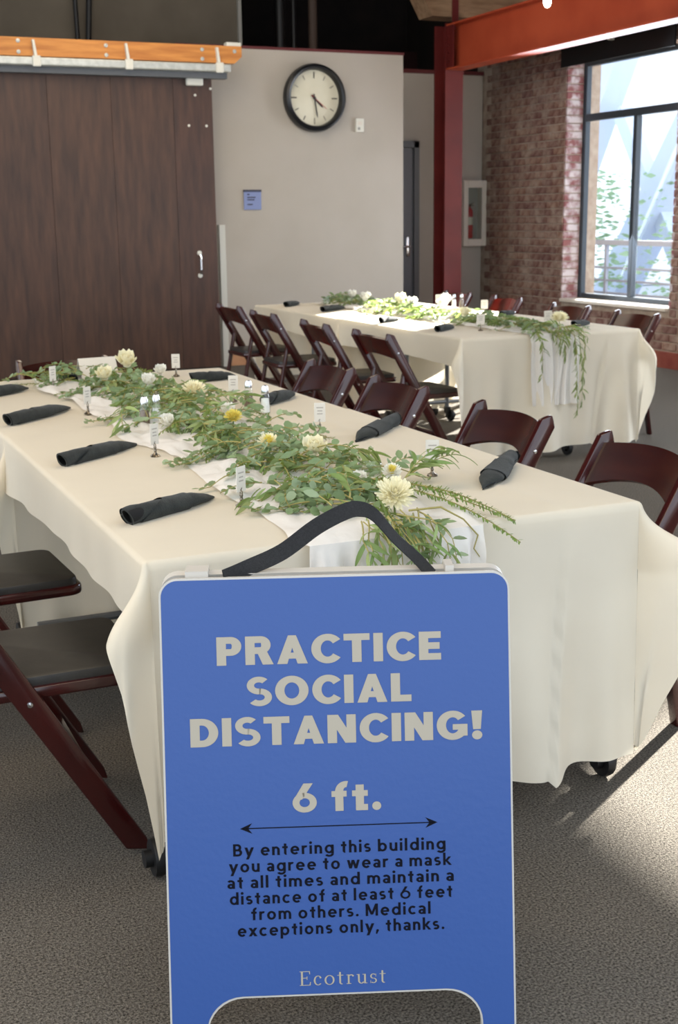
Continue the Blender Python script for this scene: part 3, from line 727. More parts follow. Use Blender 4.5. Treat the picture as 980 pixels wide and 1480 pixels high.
# ------------------------------------------------------------------ napkins
def napkin(i, pA, pB, label, z=.752, g_='charcoal napkins on the foreground table', wid=1.0, band=.55):
    """rolled napkin from open end pA to pointed end pB"""
    A, B = Vector((*pA, 0)), Vector((*pB, 0)); d_ = B-A; L_ = d_.length
    t = empty('rolled_napkin', (pA[0], pA[1], z), math.atan2(d_.y, d_.x), label, 'napkin', g_)
    R_ = .025*wid
    def ring(s):   # half width, half height
        hw = R_*(.86+.46*smooth(.05, .70, s)); hh = R_*(.86-.22*smooth(.1, .7, s))
        k = 1-max(0, (s-.74)/.26); k2 = max(.04, k)
        return hw*(k2**.85), hh*(.16+.84*k2**.7)
    b = MB(); ns = 26
    def outer(u, v):
        hw, hh = ring(v); a = 2*pi*u; x = v*L_+(0.012*cos(a+1.0) if v < .02 else 0)
        yy = hw*cos(a)+.006*noise.noise(Vector((v*6, u*3, i)))
        zz = hh+hh*sin(a)+.002*noise.noise(Vector((v*9, u*5, i+4)))*smooth(0, .3, sin(a)); 
        return Vector((x, yy+.010*(v-.5)*(i % 3-1), max(0.0005, zz)))
    b.grid(25, ns, outer); b.build('roll', 'napkin', t, True, fix=True)
    b = MB()      # hollow of the open end, its shade painted as near-black linen
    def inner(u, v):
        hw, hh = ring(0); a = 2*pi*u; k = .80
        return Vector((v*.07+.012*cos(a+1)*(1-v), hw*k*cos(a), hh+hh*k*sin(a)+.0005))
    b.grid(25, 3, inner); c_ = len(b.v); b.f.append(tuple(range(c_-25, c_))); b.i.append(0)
    b.build('hollow', 'napkin_shade', t, True, fix=False)
    b = MB()
    def lip(u, v):
        hw, hh = ring(0); a = 2*pi*u; k = 1-.20*v
        return Vector((.012*cos(a+1), hw*k*cos(a), max(.0005, hh+hh*k*sin(a))))
    b.grid(25, 2, lip); b.build('rolled_edge', 'napkin', t, True, fix=False)
    b = MB()      # outer wrap: band with a slanting edge
    def wrap(u, v):
        a = 2*pi*u; s0 = band-.30+.16*sin(a+.5); s1 = band+.10+.05*sin(a+1); s = s0+(s1-s0)*v; hw, hh = ring(s)
        k = 1.18+.05*noise.noise(Vector((u*4, v*3, i)))
        return Vector((s*L_, hw*k*cos(a)+.010*(s-.5)*(i % 3-1), max(.0004, hh+hh*k*sin(a))))
    b.grid(25, 8, wrap); b.build('wrap', 'napkin', t, True, fix=False)
naps = [((.672, 2.735), (.935, 2.925), 'charcoal rolled napkin nearest the camera on the left'),
        ((.680, 3.50), (.960, 3.745), 'charcoal rolled napkin second from the front on the left'),
        ((.665, 4.33), (.945, 4.62), 'charcoal rolled napkin third from the front on the left'),
        ((.66, 5.03), (.90, 5.27), 'charcoal rolled napkin cut by the left picture edge'),
        ((1.815, 2.945), (1.580, 2.695), 'charcoal rolled napkin nearest the camera on the right'),
        ((1.835, 3.70), (1.575, 3.475), 'charcoal rolled napkin second from the front on the right'),
        ((1.61, 4.34), (1.81, 4.56), 'charcoal rolled napkin beside the salt and pepper shakers'),
        ((1.57, 5.13), (1.80, 5.20), 'charcoal rolled napkin farthest on the right of the foreground table'),
        ((1.10, 5.33), (1.12, 5.56), 'charcoal napkin at the far end before the chair back')]
for i, (a, c_, l) in enumerate(naps): napkin(i, a, c_, l)
naps2 = [((3.60, 9.20), (3.82, 9.45), 'dark napkin at the far left corner of the back table'),
         ((3.64, 8.55), (3.95, 8.85), 'blue-grey napkin second from the far left of the back table'),
         ((3.56, 7.40), (3.76, 7.55), 'dark napkin in the sunlit patch of the back table'),
         ((3.575, 6.66), (3.80, 6.86), 'dark napkin at the near left corner of the back table'),
         ((4.48, 7.42), (4.70, 7.62), 'sunlit napkin beside the orange-red chair'),
         ((4.44, 6.50), (4.66, 6.66), 'dark napkin at the near right corner of the back table')]
for i, (a, c_, l) in enumerate(naps2): napkin(i+11, a, c_, l, g_='napkins on the back table')

# ------------------------------------------------------------------ place cards
def holder(x, y, cardlab, lab, k, w_=.036, h_=.062, g_='place cards on the foreground table', z=.7535, yaw=None):
    if yaw is None: yaw = -.38 if x > 1.2 and x < 2 else (.55 if x < 1.2 else -.3)
    t = empty('place_card_holder', (x, y, z), yaw, lab, 'card holder', g_.replace('place cards', 'card holders'))
    b = MB(); b.lathe([(.014, 0), (.015, .002), (.010, .005), (.006, .010), (.0035, .014), (.005, .018), (.003, .023), (.0045, .028), (.003, .032)], n=14); b.build('base', 'antique', t, True)
    b = MB()
    for a in range(5): b.tube([(.007*cos(a*1.257), .007*sin(a*1.257), .006), (.014*cos(a*1.257), .014*sin(a*1.257), .0025)], [.0022, .0032], 6)
    b.build('foot', 'antique', t, True)
    b = MB()
    for s in (-1, 1): b.tube([(0, s*.003, .030), (0, s*.0035, .036), (-.003, s*.0018, .042), (0, s*.0022, .046)], .0015, 6)
    b.build('clip', 'antique', t, True)
    c_ = empty('place_card', (x, y, z+.037), yaw+.04, cardlab, 'card', g_)
    b = MB(); b.box(-w_/2, w_/2, -.0006, .0006, 0, h_); b.build('card', 'card', c_)
    b = MB()
    for q, ww in ((.72, .62), (.55, .45), (.40, .5)): b.box(-w_*ww/2, w_*ww/2, -.0009, -.0006, h_*q, h_*q+.0035)
    b.build('lettering', 'ink', c_)
spots = [(.97, 2.80, 'nearest the camera on the left'), (.96, 3.53, 'beside the second napkin on the left'), (.97, 4.45, 'beside the third napkin on the left'), (.99, 5.17, 'at the far left by the greenery end'),
         (1.55, 2.91, 'nearest the camera on the right'), (1.55, 3.68, 'beside the second napkin on the right'), (1.54, 4.50, 'left of the pair of shakers'), (1.57, 5.36, 'at the far right corner of the foreground table')]
for k, (x, y, l) in enumerate(spots): holder(x, y, 'white place card '+l, 'small antique silver card holder '+l, k)
spots2 = [(4.55, 8.45, 'beside the shakers of the back table'), (4.52, 7.72, 'before the orange-red chair'), (4.33, 6.62, 'nearest the camera on the back table'), (3.84, 6.60, 'behind the near left napkin of the back table')]
for k, (x, y, l) in enumerate(spots2): holder(x, y, 'white place card '+l, 'small card holder '+l, k+9, .05, .062, g_='place cards on the back table')
t = empty('menu_card', (1.25, 5.50, .755), .1, 'wide white tent card at the far end of the foreground table', 'card')
b = MB(); b.prism([(-.045, 0), (-.043, 0), (0, .083), (.043, 0), (.045, 0), (.001, .087), (-.001, .087)], -.085, .085, lambda a, z, h_: Vector((h_, a, z))); b.build('folded_card', 'card', t)

# shakers
def shaker(x, y, kind, label, g_, z=.7535):
    t = empty('%s_shaker' % kind, (x, y, z), 0, label, 'shaker', g_)
    b = MB(); b.lathe([(.018, 0), (.0195, .003), (.019, .02), (.015, .06), (.012, .074)], n=16); b.build('glass_body', 'glass', t, True)
    b = MB(); b.lathe([(.0165, .003), (.0165, .02), (.0135, .052)], n=14); b.build('filling', kind, t, True)
    b = MB(); b.lathe([(.0128, .072), (.0132, .088), (.009, .098), (.0, .101)], n=16); b.build('cap', 'chrome', t, True)
shaker(1.085, 4.10, 'pepper', 'pepper shaker with chrome cap left of the greenery on the foreground table', 'shakers on the foreground table')
shaker(1.135, 4.13, 'salt', 'salt shaker just behind the pepper shaker, left of the greenery', 'shakers on the foreground table')
shaker(1.54, 4.33, 'pepper', 'pepper shaker right of the greenery beside the third napkin', 'shakers on the foreground table')
shaker(1.545, 4.17, 'salt', 'salt shaker right of the greenery, nearer than the pepper', 'shakers on the foreground table')
shaker(4.68, 8.45, 'salt', 'left one of two shakers on the back table before the column', 'shakers on the back table')
shaker(4.73, 8.42, 'pepper', 'right one of two shakers on the back table before the column', 'shakers on the back table')
# glass votives
def votive(x, y, label, r=.030, h_=.062, z=.757):
    t = empty('glass_votive', (x, y, z), 0, label, 'glass', 'glass votives among the greenery')
    b = MB(); b.lathe([(0, 0), (r*.9, 0), (r*.94, .004), (r, h_), (r-.0025, h_), (r*.9, .008), (0, .008)], n=24); b.build('glass_cup', 'glass', t, True)
    b = MB(); b.tube([(r*.985*cos(a*.2618), r*.985*sin(a*.2618), h_) for a in range(25)], .0016, 5); b.build('glass_rim', 'glass', t, True)
    b = MB(); b.lathe([(r*.7, .009), (r*.7, .022), (.001, .022)], n=16); b.build('candle', 'petal_w', t, True)
votive(1.335, 2.845, 'clear glass votive behind the large front chrysanthemum')
votive(1.27, 3.30, 'clear glass votive in the middle of the greenery', .034, .07)
votive(1.30, 4.97, 'clear glass votive near the far end of the greenery')
votive(4.28, 7.55, 'clear glass votive on the sunlit back table')
votive(3.95, 9.2, 'clear glass votive near the far end of the back table')

# ------------------------------------------------------------------ greenery
def leaf_shape(kind):
    if kind == 'round':
        pts = [(0, 0), (.18, .34), (.5, .47), (.82, .34), (1.0, 0), (.82, -.34), (.5, -.47), (.18, -.34)]
        v = [Vector((x, y, .12*abs(y)-.10*(x-.5)**2)) for x, y in pts]+[Vector((.5, 0, -.03))]
        return v, [(i, (i+1) % 8, 8) for i in range(8)]
    if kind == 'oval':
        pts = [(0, 0), (.2, .17), (.5, .24), (.8, .15), (1.0, 0), (.8, -.15), (.5, -.24), (.2, -.17)]
        v = [Vector((x, y, .2*abs(y)-.25*x*x*.5)) for x, y in pts]+[Vector((.5, 0, -.09))]
        return v, [(i, (i+1) % 8, 8) for i in range(8)]
    n = 7; v = []
    for i in range(n):
        t = i/(n-1); wd = .085*sin(pi*min(1, t*.93+.05))**.8; z = -.42*t*t; x = t*(1-.12*t)
        v += [Vector((x, wd, z+.03)), Vector((x, 0, z)), Vector((x, -wd, z+.03))]
    return v, [(i*3+j, i*3+j+1, i*3+j+4, i*3+j+3) for i in range(n-1) for j in (0, 1)]
SH = {k: leaf_shape(k) for k in ('round', 'oval', 'willow')}
LM = {}
for k in SH:
    for m in (('euc', 'euc2') if k != 'willow' else ('willow', 'willow2')):
        me = bpy.data.meshes.new(k+'_leaf'); me.from_pydata([tuple(v) for v in SH[k][0]], [], SH[k][1]); me.materials.append(M[m])
        me.polygons.foreach_set('use_smooth', [True]*len(me.polygons)); LM[(k, m)] = me
class Garland:
    def __init__(s, name, loc, label, seed):
        s.t = empty(name, loc, 0, label, 'garland'); s.o = Vector(loc); s.r = random.Random(seed); s.leaves = []; s.st = MB(); s.nd = MB()
    def zmin(s, p, edge, ztop=.765):
        return ztop if p.y > edge else -1
    def sprig(s, p, ang, L_, kind, rise, edge, droop=0, den=1.0, big=1.0, zfl=.762, jit=.10, grav=.10):
        r = s.r; p = Vector(p); d_ = Vector((cos(ang), sin(ang), rise)).normalized(); pts = [p.copy()]; n = max(4, int(L_/.018)); st = L_/n
        for i in range(n):
            t = (i+1)/n
            d_ = (d_+Vector((r.uniform(-jit, jit), r.uniform(-jit, jit), r.uniform(-jit, jit)*.8-(grav+droop*.22)))).normalized()
            q = p+d_*st
            if q.y > edge-.02:
                if q.z < zfl+.004: q.z = zfl+.004+r.uniform(0, .004); d_.z = max(d_.z, 0)
            elif q.y > edge-.06 and q.z < zfl-.01: q.y = edge-.065
            p = q; pts.append(p.copy())
        s.st.tube([a for a in pts], [.0021*(1-.5*i/n) for i in range(n+1)], 4, False)
        if kind == 'fern':
            for i in range(1, len(pts)):
                ax = (pts[i]-pts[i-1]).normalized()
                for sub in range(4):
                    base = pts[i-1].lerp(pts[i], sub/4)
                    for q in range(2):
                        a = r.uniform(0, 6.28); sd_ = ax.orthogonal().normalized(); sd_.rotate(Matrix.Rotation(a, 3, ax).to_quaternion())
                        dd = (ax*.9+sd_).normalized()*r.uniform(.013, .022)*(1-.4*i/len(pts)); wv = dd.cross(Vector((0, 0, 1))).normalized()*.0019
                        s.nd.add([base-wv, base+wv, base+dd*.7+wv, base+dd, base+dd*.7-wv], [(0, 1, 2, 3, 4)])
            return pts
        step = {'round': 1, 'oval': 1, 'willow': 1}[kind]
        for i in range(1, len(pts), step):
            ax = (pts[i]-pts[i-1]).normalized()
            for sgn in (-1, 1):
                if r.random() > .86*den: continue
                side = Vector((-ax.y, ax.x, r.uniform(-.1, .7))).normalized()*sgn
                if kind == 'willow':
                    dd = (ax*r.uniform(.6, 1.5)+side*r.uniform(.3, 1.0)).normalized(); sz = r.uniform(.045, .085)*big
                elif kind == 'round':
                    dd = (ax*r.uniform(.1, .8)+side).normalized(); sz = r.uniform(.024, .040)*big*(1-.45*i/len(pts))
                else:
                    dd = (ax*r.uniform(.5, 1.0)+side).normalized(); sz = r.uniform(.028, .044)*big
                roll = r.uniform(-1.1, 1.1)
                X_ = dd; Y_ = Vector((-dd.y, dd.x, 0)).normalized() if abs(dd.z) < .98 else Vector((0, 1, 0)); Z_ = X_.cross(Y_); Y_ = Z_.cross(X_)
                mt = Matrix((X_, Y_, Z_)).transposed().to_4x4() @ Matrix.Rotation(roll, 4, 'X')
                mt = Matrix.Translation(pts[i]) @ mt @ Matrix.Scale(sz, 4)
                mm = r.choice(('euc', 'euc', 'euc2') if kind != 'willow' else ('willow', 'willow', 'willow2'))
                tip = mt @ Vector((1, 0, 0))
                if tip.y > edge and tip.z < zfl-.002:
                    mt = Matrix.Translation((0, 0, zfl-tip.z+.003)) @ mt
                s.leaves.append((kind, mm, mt))
        return pts
    def finish(s, cut=300, cam_=Vector((0, 0, 1.43))):
        s.leaves = [l_ for l_ in s.leaves if all((l_[2].translation.xy-Vector(q_)).length > .055 for q_ in ((1.335, 2.845), (1.27, 3.30)))]
        s.leaves.sort(key=lambda L_: (L_[2].translation-cam_).length/L_[2].to_scale().x*(3.0 if False else 1))
        off = Matrix.Translation(-s.o)
        names = {'round': 'eucalyptus_leaf', 'oval': 'oval_leaf', 'willow': 'willow_leaf'}
        cnt = 0; mats_ = ['euc', 'euc2', 'willow', 'willow2']; rest = MB()
        for k, m, mt in s.leaves:
            if cnt < cut:
                o_ = bpy.data.objects.new(names[k], LM[(k, m)]); COL.objects.link(o_); o_.parent = s.t; o_.matrix_local = off @ mt; cnt += 1
            else:
                rest.mi = mats_.index(m); q = off @ mt; rest.add([q @ v for v in SH[k][0]], SH[k][1])
        if rest.f:
            o_ = rest.build('foliage', mats=mats_, parent=s.t, smooth=False, fix=False); o_['kind'] = 'stuff'
            o_.data.polygons.foreach_set('use_smooth', [True]*len(o_.data.polygons))
        for mb, nm, mm in ((s.st, 'stems', 'stem'), (s.nd, 'needles', 'fern')):
            if mb.f:
                mb.v = [tuple(Vector(v)-s.o) for v in mb.v]; o_ = mb.build(nm, mm, s.t, fix=False); o_['kind'] = 'stuff'
E1, E2 = T1[2]-.03, T2[2]-.03
G1 = Garland('greenery_garland', (1.2, 4.0, .757), 'long loose garland of eucalyptus, willow and fine fern leaves on the foreground table', 21)
r = G1.r
def cx1(y): return 1.215+.035*sin(y*1.9)+.03*sin(y*4.1+1)-(.08*smooth(5.0, 5.6, y))
N1 = 300
for k in range(N1):
    y = 2.50+(5.52-2.50)*((k+.5)/N1); a = r.uniform(0, 2*pi); hw = .10 if y < 5.1 else .07
    x = cx1(y)+r.gauss(0, .075 if y > 2.8 else .05); kind = r.choice(['round', 'round', 'round', 'willow', 'oval', 'oval', 'fern'])
    if r.random() < .6: a = (-pi/2 if y > 2.75 else pi/2)+r.uniform(-1.2, 1.2)
    G1.sprig((x, y, .772+r.uniform(0, .045)), a, r.uniform(.09, .20), kind, r.uniform(-.1, .55), E1, den=.75)
# named excursions seen in the photograph
for (x, y, a, L_, kd, rs__) in [(1.15, 3.40, 178, .23, 'round', .1), (1.12, 3.36, 200, .18, 'round', .2), (1.10, 4.22, 190, .20, 'round', .1), (1.12, 4.30, 205, .16, 'round', .1), (1.36, 3.72, 15, .17, 'round', .6),
        (1.38, 3.60, -10, .15, 'round', .6), (1.36, 3.95, 35, .16, 'oval', .5), (1.20, 4.95, 190, .26, 'fern', 0), (1.10, 5.3, 175, .28, 'fern', 0), (1.12, 4.95, 215, .2, 'round', .2), (1.42, 4.5, 20, .14, 'round', .4),
        (1.36, 2.84, 10, .16, 'oval', .9), (1.38, 2.75, 25, .17, 'willow', .9), (1.40, 2.78, -5, .15, 'willow', .7), (1.06, 2.90, 195, .12, 'round', .2), (1.08, 2.82, 215, .12, 'willow', .1), (1.07, 2.76, 240, .13, 'round', .2),
        (1.38, 5.35, 40, .2, 'fern', .3), (1.32, 4.0, 20, .2, 'fern', .5), (1.28, 3.0, 30, .22, 'willow', .5), (1.30, 3.2, 10, .22, 'willow', .6)]:
    G1.sprig((x, y, .785), radians(a), L_, kd, rs__, E1, den=.95)
for k in range(17):          # leaves falling over the table end
    x = r.uniform(1.10, 1.27); G1.sprig((x, E1+r.uniform(.0, .07), .785+r.uniform(-.01, .01)), -pi/2+r.uniform(-.4, .4), r.uniform(.10, .19), 'willow' if k % 4 else 'oval', .25, E1, droop=1.9, den=.6, big=.85)
G1.finish()
# rosemary sprig and curly twigs at the near end
G = Garland('rosemary_sprig', (1.34, 2.45, .79), 'long feathery rosemary sprig reaching right over the near table end', 4)
for q in range(3): G.sprig((1.29+.012*q, 2.76-.01*q, .80), radians(-73+5*q), .50-.05*q, 'fern', .06, -9, zfl=0, jit=.03, grav=.013)
G.finish()
b = MB(); b.tube([(1.24, 2.44, .79), (1.30, 2.40, .80), (1.35, 2.385, .77), (1.385, 2.38, .73), (1.375, 2.38, .70), (1.395, 2.375, .67)], [.0026, .0024, .002, .002, .0016, .001], 6)
tag(b.build('curly_twig', 'stem', smooth=True), 'thin curly golden twig hanging over the near end of the runner', 'twig')
b = MB(); b.tube([(1.20, 2.42, .79), (1.26, 2.38, .78), (1.285, 2.37, .72), (1.27, 2.37, .66), (1.25, 2.37, .62)], [.0022, .002, .002, .0016, .001], 6)
tag(b.build('curly_twig', 'stem', smooth=True), 'short curly twig drooping below the large chrysanthemum', 'twig')
G2 = Garland('greenery_garland', (4.2, 7.9, .757), 'sunlit leafy garland on the back table with a trailing vine at its end', 31)
r = G2.r
for k in range(170):
    y = 6.27+(9.5-6.27)*(k+.5)/170; x = 4.12+.05*sin(y*2.3)+r.gauss(0, .07)
    kind = r.choice(['round', 'willow', 'oval', 'oval'])
    G2.sprig((x, y, .772+r.uniform(0, .04)), r.uniform(0, 6.28), r.uniform(.1, .2), kind, r.uniform(0, .5), E2, den=.7, big=1.25)
for k in range(10):
    G2.sprig((4.12+r.uniform(-.1, .12), E2+.05, .79), -pi/2+r.uniform(-.7, .7), r.uniform(.12, .28), 'willow', .2, E2, droop=1.7, den=.7, big=.8)
G2.sprig((4.20, E2+.03, .79), -pi/2+.1, .58, 'willow', .1, E2, droop=1.8, den=.8, big=.75)
G2.sprig((4.24, E2+.03, .79), -pi/2+.3, .48, 'willow', .1, E2, droop=1.8, den=.7, big=.75)
G2.sprig((4.0, E2+.03, .79), -pi/2-.2, .34, 'willow', .1, E2, droop=1.8, den=.7, big=.75)
G2.finish(cut=120)

# ------------------------------------------------------------------ flowers
def petal_mesh(m, cup, wd, n=4):
    b = MB(); b.grid(5, n+1, lambda u, v: Vector((v, (u-.5)*2*wd*sin(pi*min(1, .12+.80*v))**.7, cup*v*v+.35*wd*abs((u-.5)*2)**2+.03)))
    o = b.build('petal', m, fix=False); me = o.data; me.polygons.foreach_set('use_smooth', [True]*len(me.polygons)); bpy.data.objects.remove(o); return me
PM = {('mum', c_): petal_mesh(c_, .35, .13) for c_ in ('petal', 'petal_y', 'petal_w')}
PM.update({('rose', c_): petal_mesh(c_, .55, .48) for c_ in ('petal', 'petal_y', 'petal_w')})
def flower(x, y, z, R_, kind, col, tilt, az, label, sepal=True, inner_col=None, cat='flower', g_='flowers in the foreground garland'):
    t = empty('chrysanthemum' if kind == 'mum' else 'rose', (x, y, z), 0, label, cat, g_)
    t.rotation_euler = Matrix.Rotation(az, 3, 'Z').to_euler(); t.rotation_euler = (Matrix.Rotation(az, 3, 'Z') @ Matrix.Rotation(tilt, 3, 'Y')).to_euler()
    rn = random.Random(int(x*1000+y*77))
    layers = [(22, 1.0, -6), (22, .96, 8), (20, .87, 22), (17, .72, 38), (13, .54, 56), (9, .36, 74)] if kind == 'mum' else [(5, 1.0, 15), (5, .9, 35), (5, .75, 55), (4, .58, 68), (3, .4, 80)]
    for li, (n, s, el) in enumerate(layers):
        c_ = col if not (inner_col and li >= len(layers)-3) else inner_col
        for k in range(n):
            o = bpy.data.objects.new('petal', PM[(kind, c_)]); COL.objects.link(o); o.parent = t
            a = 2*pi*(k+.5*(li % 2))/n+rn.uniform(-.1, .1); e = radians(el+rn.uniform(-6, 6)); sc = R_*s*rn.uniform(.9, 1.05)
            o.matrix_local = Matrix.Translation((0, 0, -.004+.002*li)) @ Matrix.Rotation(a, 4, 'Z') @ Matrix.Rotation(-e, 4, 'Y') @ Matrix.Scale(sc, 4)
    b = MB(); b.lathe([(0, -.010), (R_*.3, -.006), (R_*.32, .002), (R_*.2, R_*.22), (0, R_*.26)], n=12); b.build('heart', inner_col or col, t, True)
    b = MB(); b.tube([(0, 0, -.006), (.01, 0, -.02), (.03, 0, -.03)], .0025, 6); b.build('stem', 'willow', t, True)
B = -pi/2-.35
flower(1.235, 2.50, .815, .045, 'mum', 'petal', .75, B, 'large cream chrysanthemum at the near end, behind the black strap', inner_col='petal')
flower(1.375, 2.80, .80, .026, 'mum', 'petal_w', .6, B, 'small pale chrysanthemum beside the front glass votive', inner_col='petal_y')
flower(1.275, 2.78, .79, .028, 'rose', 'petal_w', .5, B, 'small white flower left of the front glass votive')
flower(1.22, 3.27, .812, .034, 'mum', 'petal', .5, B, 'pale chrysanthemum with yellow heart in mid garland', inner_col='petal_y')
flower(1.285, 3.10, .812, .042, 'rose', 'petal', .4, B, 'cream rose right of the yellow-hearted chrysanthemum')
flower(1.25, 3.42, .79, .030, 'rose', 'petal_w', .4, B, 'white rose behind the cream rose of mid garland')
flower(1.29, 3.78, .812, .030, 'mum', 'petal_y', .5, B, 'small yellow chrysanthemum in front of the shakers')
flower(1.33, 3.95, .80, .034, 'rose', 'petal_w', .4, B, 'white rose left of the small yellow chrysanthemum')
flower(1.36, 4.42, .815, .046, 'mum', 'petal', .4, B, 'cream chrysanthemum left of the far place card', inner_col='petal')
flower(1.10, 3.88, .79, .034, 'rose', 'petal_w', .6, B, 'white rose low on the left flank of the garland')
flower(1.28, 4.75, .81, .040, 'rose', 'petal_w', .4, B, 'white rose in the far third of the garland')
flower(1.17, 5.02, .81, .048, 'rose', 'petal', .5, B, 'cream rose left of the far glass votive')
flower(1.34, 5.32, .825, .056, 'rose', 'petal', .5, B, 'large cream rose at the far end of the garland')
flower(1.44, 5.15, .80, .036, 'rose', 'petal_w', .5, B, 'white rose at the far right of the garland')
g2 = 'flowers in the back garland'
for x, y, R_, k, c_, l in [(4.30, 6.45, .055, 'mum', 'petal', 'cream chrysanthemum at the near end of the back garland'), (3.98, 7.05, .05, 'rose', 'petal', 'cream rose near the left of the back garland'), (4.20, 7.75, .06, 'rose', 'petal_w', 'white rose in the sunlit middle of the back garland'),
        (4.12, 8.05, .055, 'rose', 'petal_w', 'sunlit white rose left of the middle of the back garland'), (4.2, 8.4, .06, 'rose', 'petal', 'sunlit cream rose further back in the back garland'), (4.1, 8.8, .055, 'rose', 'petal_w', 'white rose in the far third of the back garland'), (4.45, 8.15, .06, 'rose', 'petal_w', 'sunlit white rose standing right of the back garland'), (4.15, 9.15, .05, 'rose', 'petal_w', 'farthest white rose of the back garland')]:
    flower(x, y, .815, R_, k, c_, .4, B, l, g_=g2)

# ------------------------------------------------------------------ the A-frame sign
SX, SY, SZ, SA, ST = 0.54573, 2.02621, 0.82863, 0.36776, 0.19024
O = Vector((SX, SY, SZ)); rt = Vector((cos(SA), -sin(SA), 0)); bk = Vector((sin(SA), cos(SA), 0))
dn = Vector((0, 0, -1))*cos(ST)-bk*sin(ST); nf = rt.cross(-dn)     # nf: towards the viewer
if nf.dot(bk) > 0: nf = -nf
GAP = .052
base_c = O+rt*.305+bk*GAP/2; base_c.z = 0
sg = empty('a_frame_sign', base_c, 0, 'blue and white plastic A-frame floor sign about social distancing in the foreground', 'sign')
def Pf(u, v, w): return O+rt*u+dn*v+nf*w-base_c
dnb = Vector((0, 0, -1))*cos(ST)+bk*sin(ST); nb = rt.cross(dnb)
if nb.dot(bk) < 0: nb = -nb
def Pb(u, v, w): return O+bk*GAP+rt*u+dnb*v+nb*w-base_c
def outline(W_, Ht, rad, arch, ins=0.0, bot=None):
    pts = []; L0, R1, T0 = ins, W_-ins, ins; rr = rad-ins
    for k in range(9): a = pi+k*pi/16; pts.append((L0+rr+rr*cos(a), T0+rr+rr*sin(a)))
    for k in range(9): a = 1.5*pi+k*pi/16; pts.append((R1-rr+rr*cos(a), T0+rr+rr*sin(a)))
    pts += [(R1, Ht-.03-ins*.4), (R1-.03, Ht-ins*.4)]
    a0, a1, at = arch; at -= ins; a0 -= ins*.6; a1 += ins*.6
    pts += [(a1+.055, Ht-ins*.4), (a1+.052, at+.075)]
    for k in range(9): a = k*pi/16; pts.append((a1-.012+.064*cos(a), at+.062-.062*sin(a)))
    for k in range(9): a = pi/2+k*pi/16; pts.append((a0+.012+.064*cos(a), at+.062-.062*sin(a)))
    pts += [(a0-.052, at+.075), (a0-.055, Ht-ins*.4), (L0+.03, Ht-ins*.4), (L0, Ht-.03-ins*.4)]
    return pts
HT = .845; ARCH = (.118, .497, .741)
b = MB(); b.prism(outline(.61, HT, .032, ARCH), -.018, 0, Pf); fp = b.build('front_panel', 'sign_white', sg)
b = MB(); b.prism(outline(.61, HT, .032, ARCH, .0035), -.0005, .0012, Pf); bf = b.build('printed_face', 'sign_blue', fp); tag(bf, 'blue printed face')
b = MB(); b.prism(outline(.61, HT, .032, ARCH), -.018, 0, Pb); b.build('back_panel', 'sign_white', sg)
# rim ribs behind the front panel top and hinges between the panels
for (u0, u1) in ((.045, .085), (.50, .515)):
    b = MB(); v = [O+rt*u+bk*q-base_c+Vector((0, 0, z)) for u in (u0, u1) for q in (.014, GAP+.004) for z in (-.014, .008)]
    b.add(v, [(0, 1, 3, 2), (4, 6, 7, 5), (0, 4, 5, 1), (2, 3, 7, 6), (0, 2, 6, 4), (1, 5, 7, 3)]); b.build('hinge', 'sign_white', sg)
b = MB(); v = [O+rt*u+bk*q-base_c+Vector((0, 0, z)) for u in (.02, .59) for q in (.016, GAP-.012) for z in (-.05, -.022)]
b.add(v, [(0, 1, 3, 2), (4, 6, 7, 5), (0, 4, 5, 1), (2, 3, 7, 6), (0, 2, 6, 4), (1, 5, 7, 3)]); b.build('inner_tray', 'sign_white', sg)
# strap handle
ctrl = [(.112, -.004, -.014, 0.15), (.155, .006, .014, .1), (.215, .034, .010, .0), (.275, .078, .008, -.05), (.325, .104, .008, .1), (.352, .108, .010, .5), (.378, .096, .012, .9), (.415, .052, .014, 1.1), (.452, .016, .014, 1.0), (.478, -.010, -.012, .9)]
def cat_(P0, P1, P2, P3, t): return tuple(.5*((2*b_)+(-a+c_)*t+(2*a-5*b_+4*c_-d_)*t*t+(-a+3*b_-3*c_+d_)*t**3) for a, b_, c_, d_ in zip(P0, P1, P2, P3))
path = []
for i in range(len(ctrl)-1):
    q = [ctrl[max(0, i-1)], ctrl[i], ctrl[i+1], ctrl[min(len(ctrl)-1, i+2)]]
    for k in range(6): path.append(cat_(*q, k/6))
path.append(ctrl[-1])
pp = [O+rt*u+bk*(.026+w_)+Vector((0, 0, h_))-base_c for u, h_, w_, tw in path]
top = []; bo = []
vs = []
for i, p in enumerate(pp):
    d_ = (pp[min(i+1, len(pp)-1)]-pp[max(i-1, 0)]).normalized(); up = d_.cross(bk).normalized(); tw = path[i][3]
    an = 1.30-.72*tw; wv = bk*cos(an)+up*sin(an); th = d_.cross(wv).normalized()*.001; hw = .0145
    vs += [p-wv*hw-th, p+wv*hw-th, p+wv*hw+th, p-wv*hw+th]
b = MB(); b.add(vs, [(i*4+j, i*4+(j+1) % 4, i*4+4+(j+1) % 4, i*4+4+j) for i in range(len(pp)-1) for j in range(4)]); b.build('strap_handle', 'strap', sg)

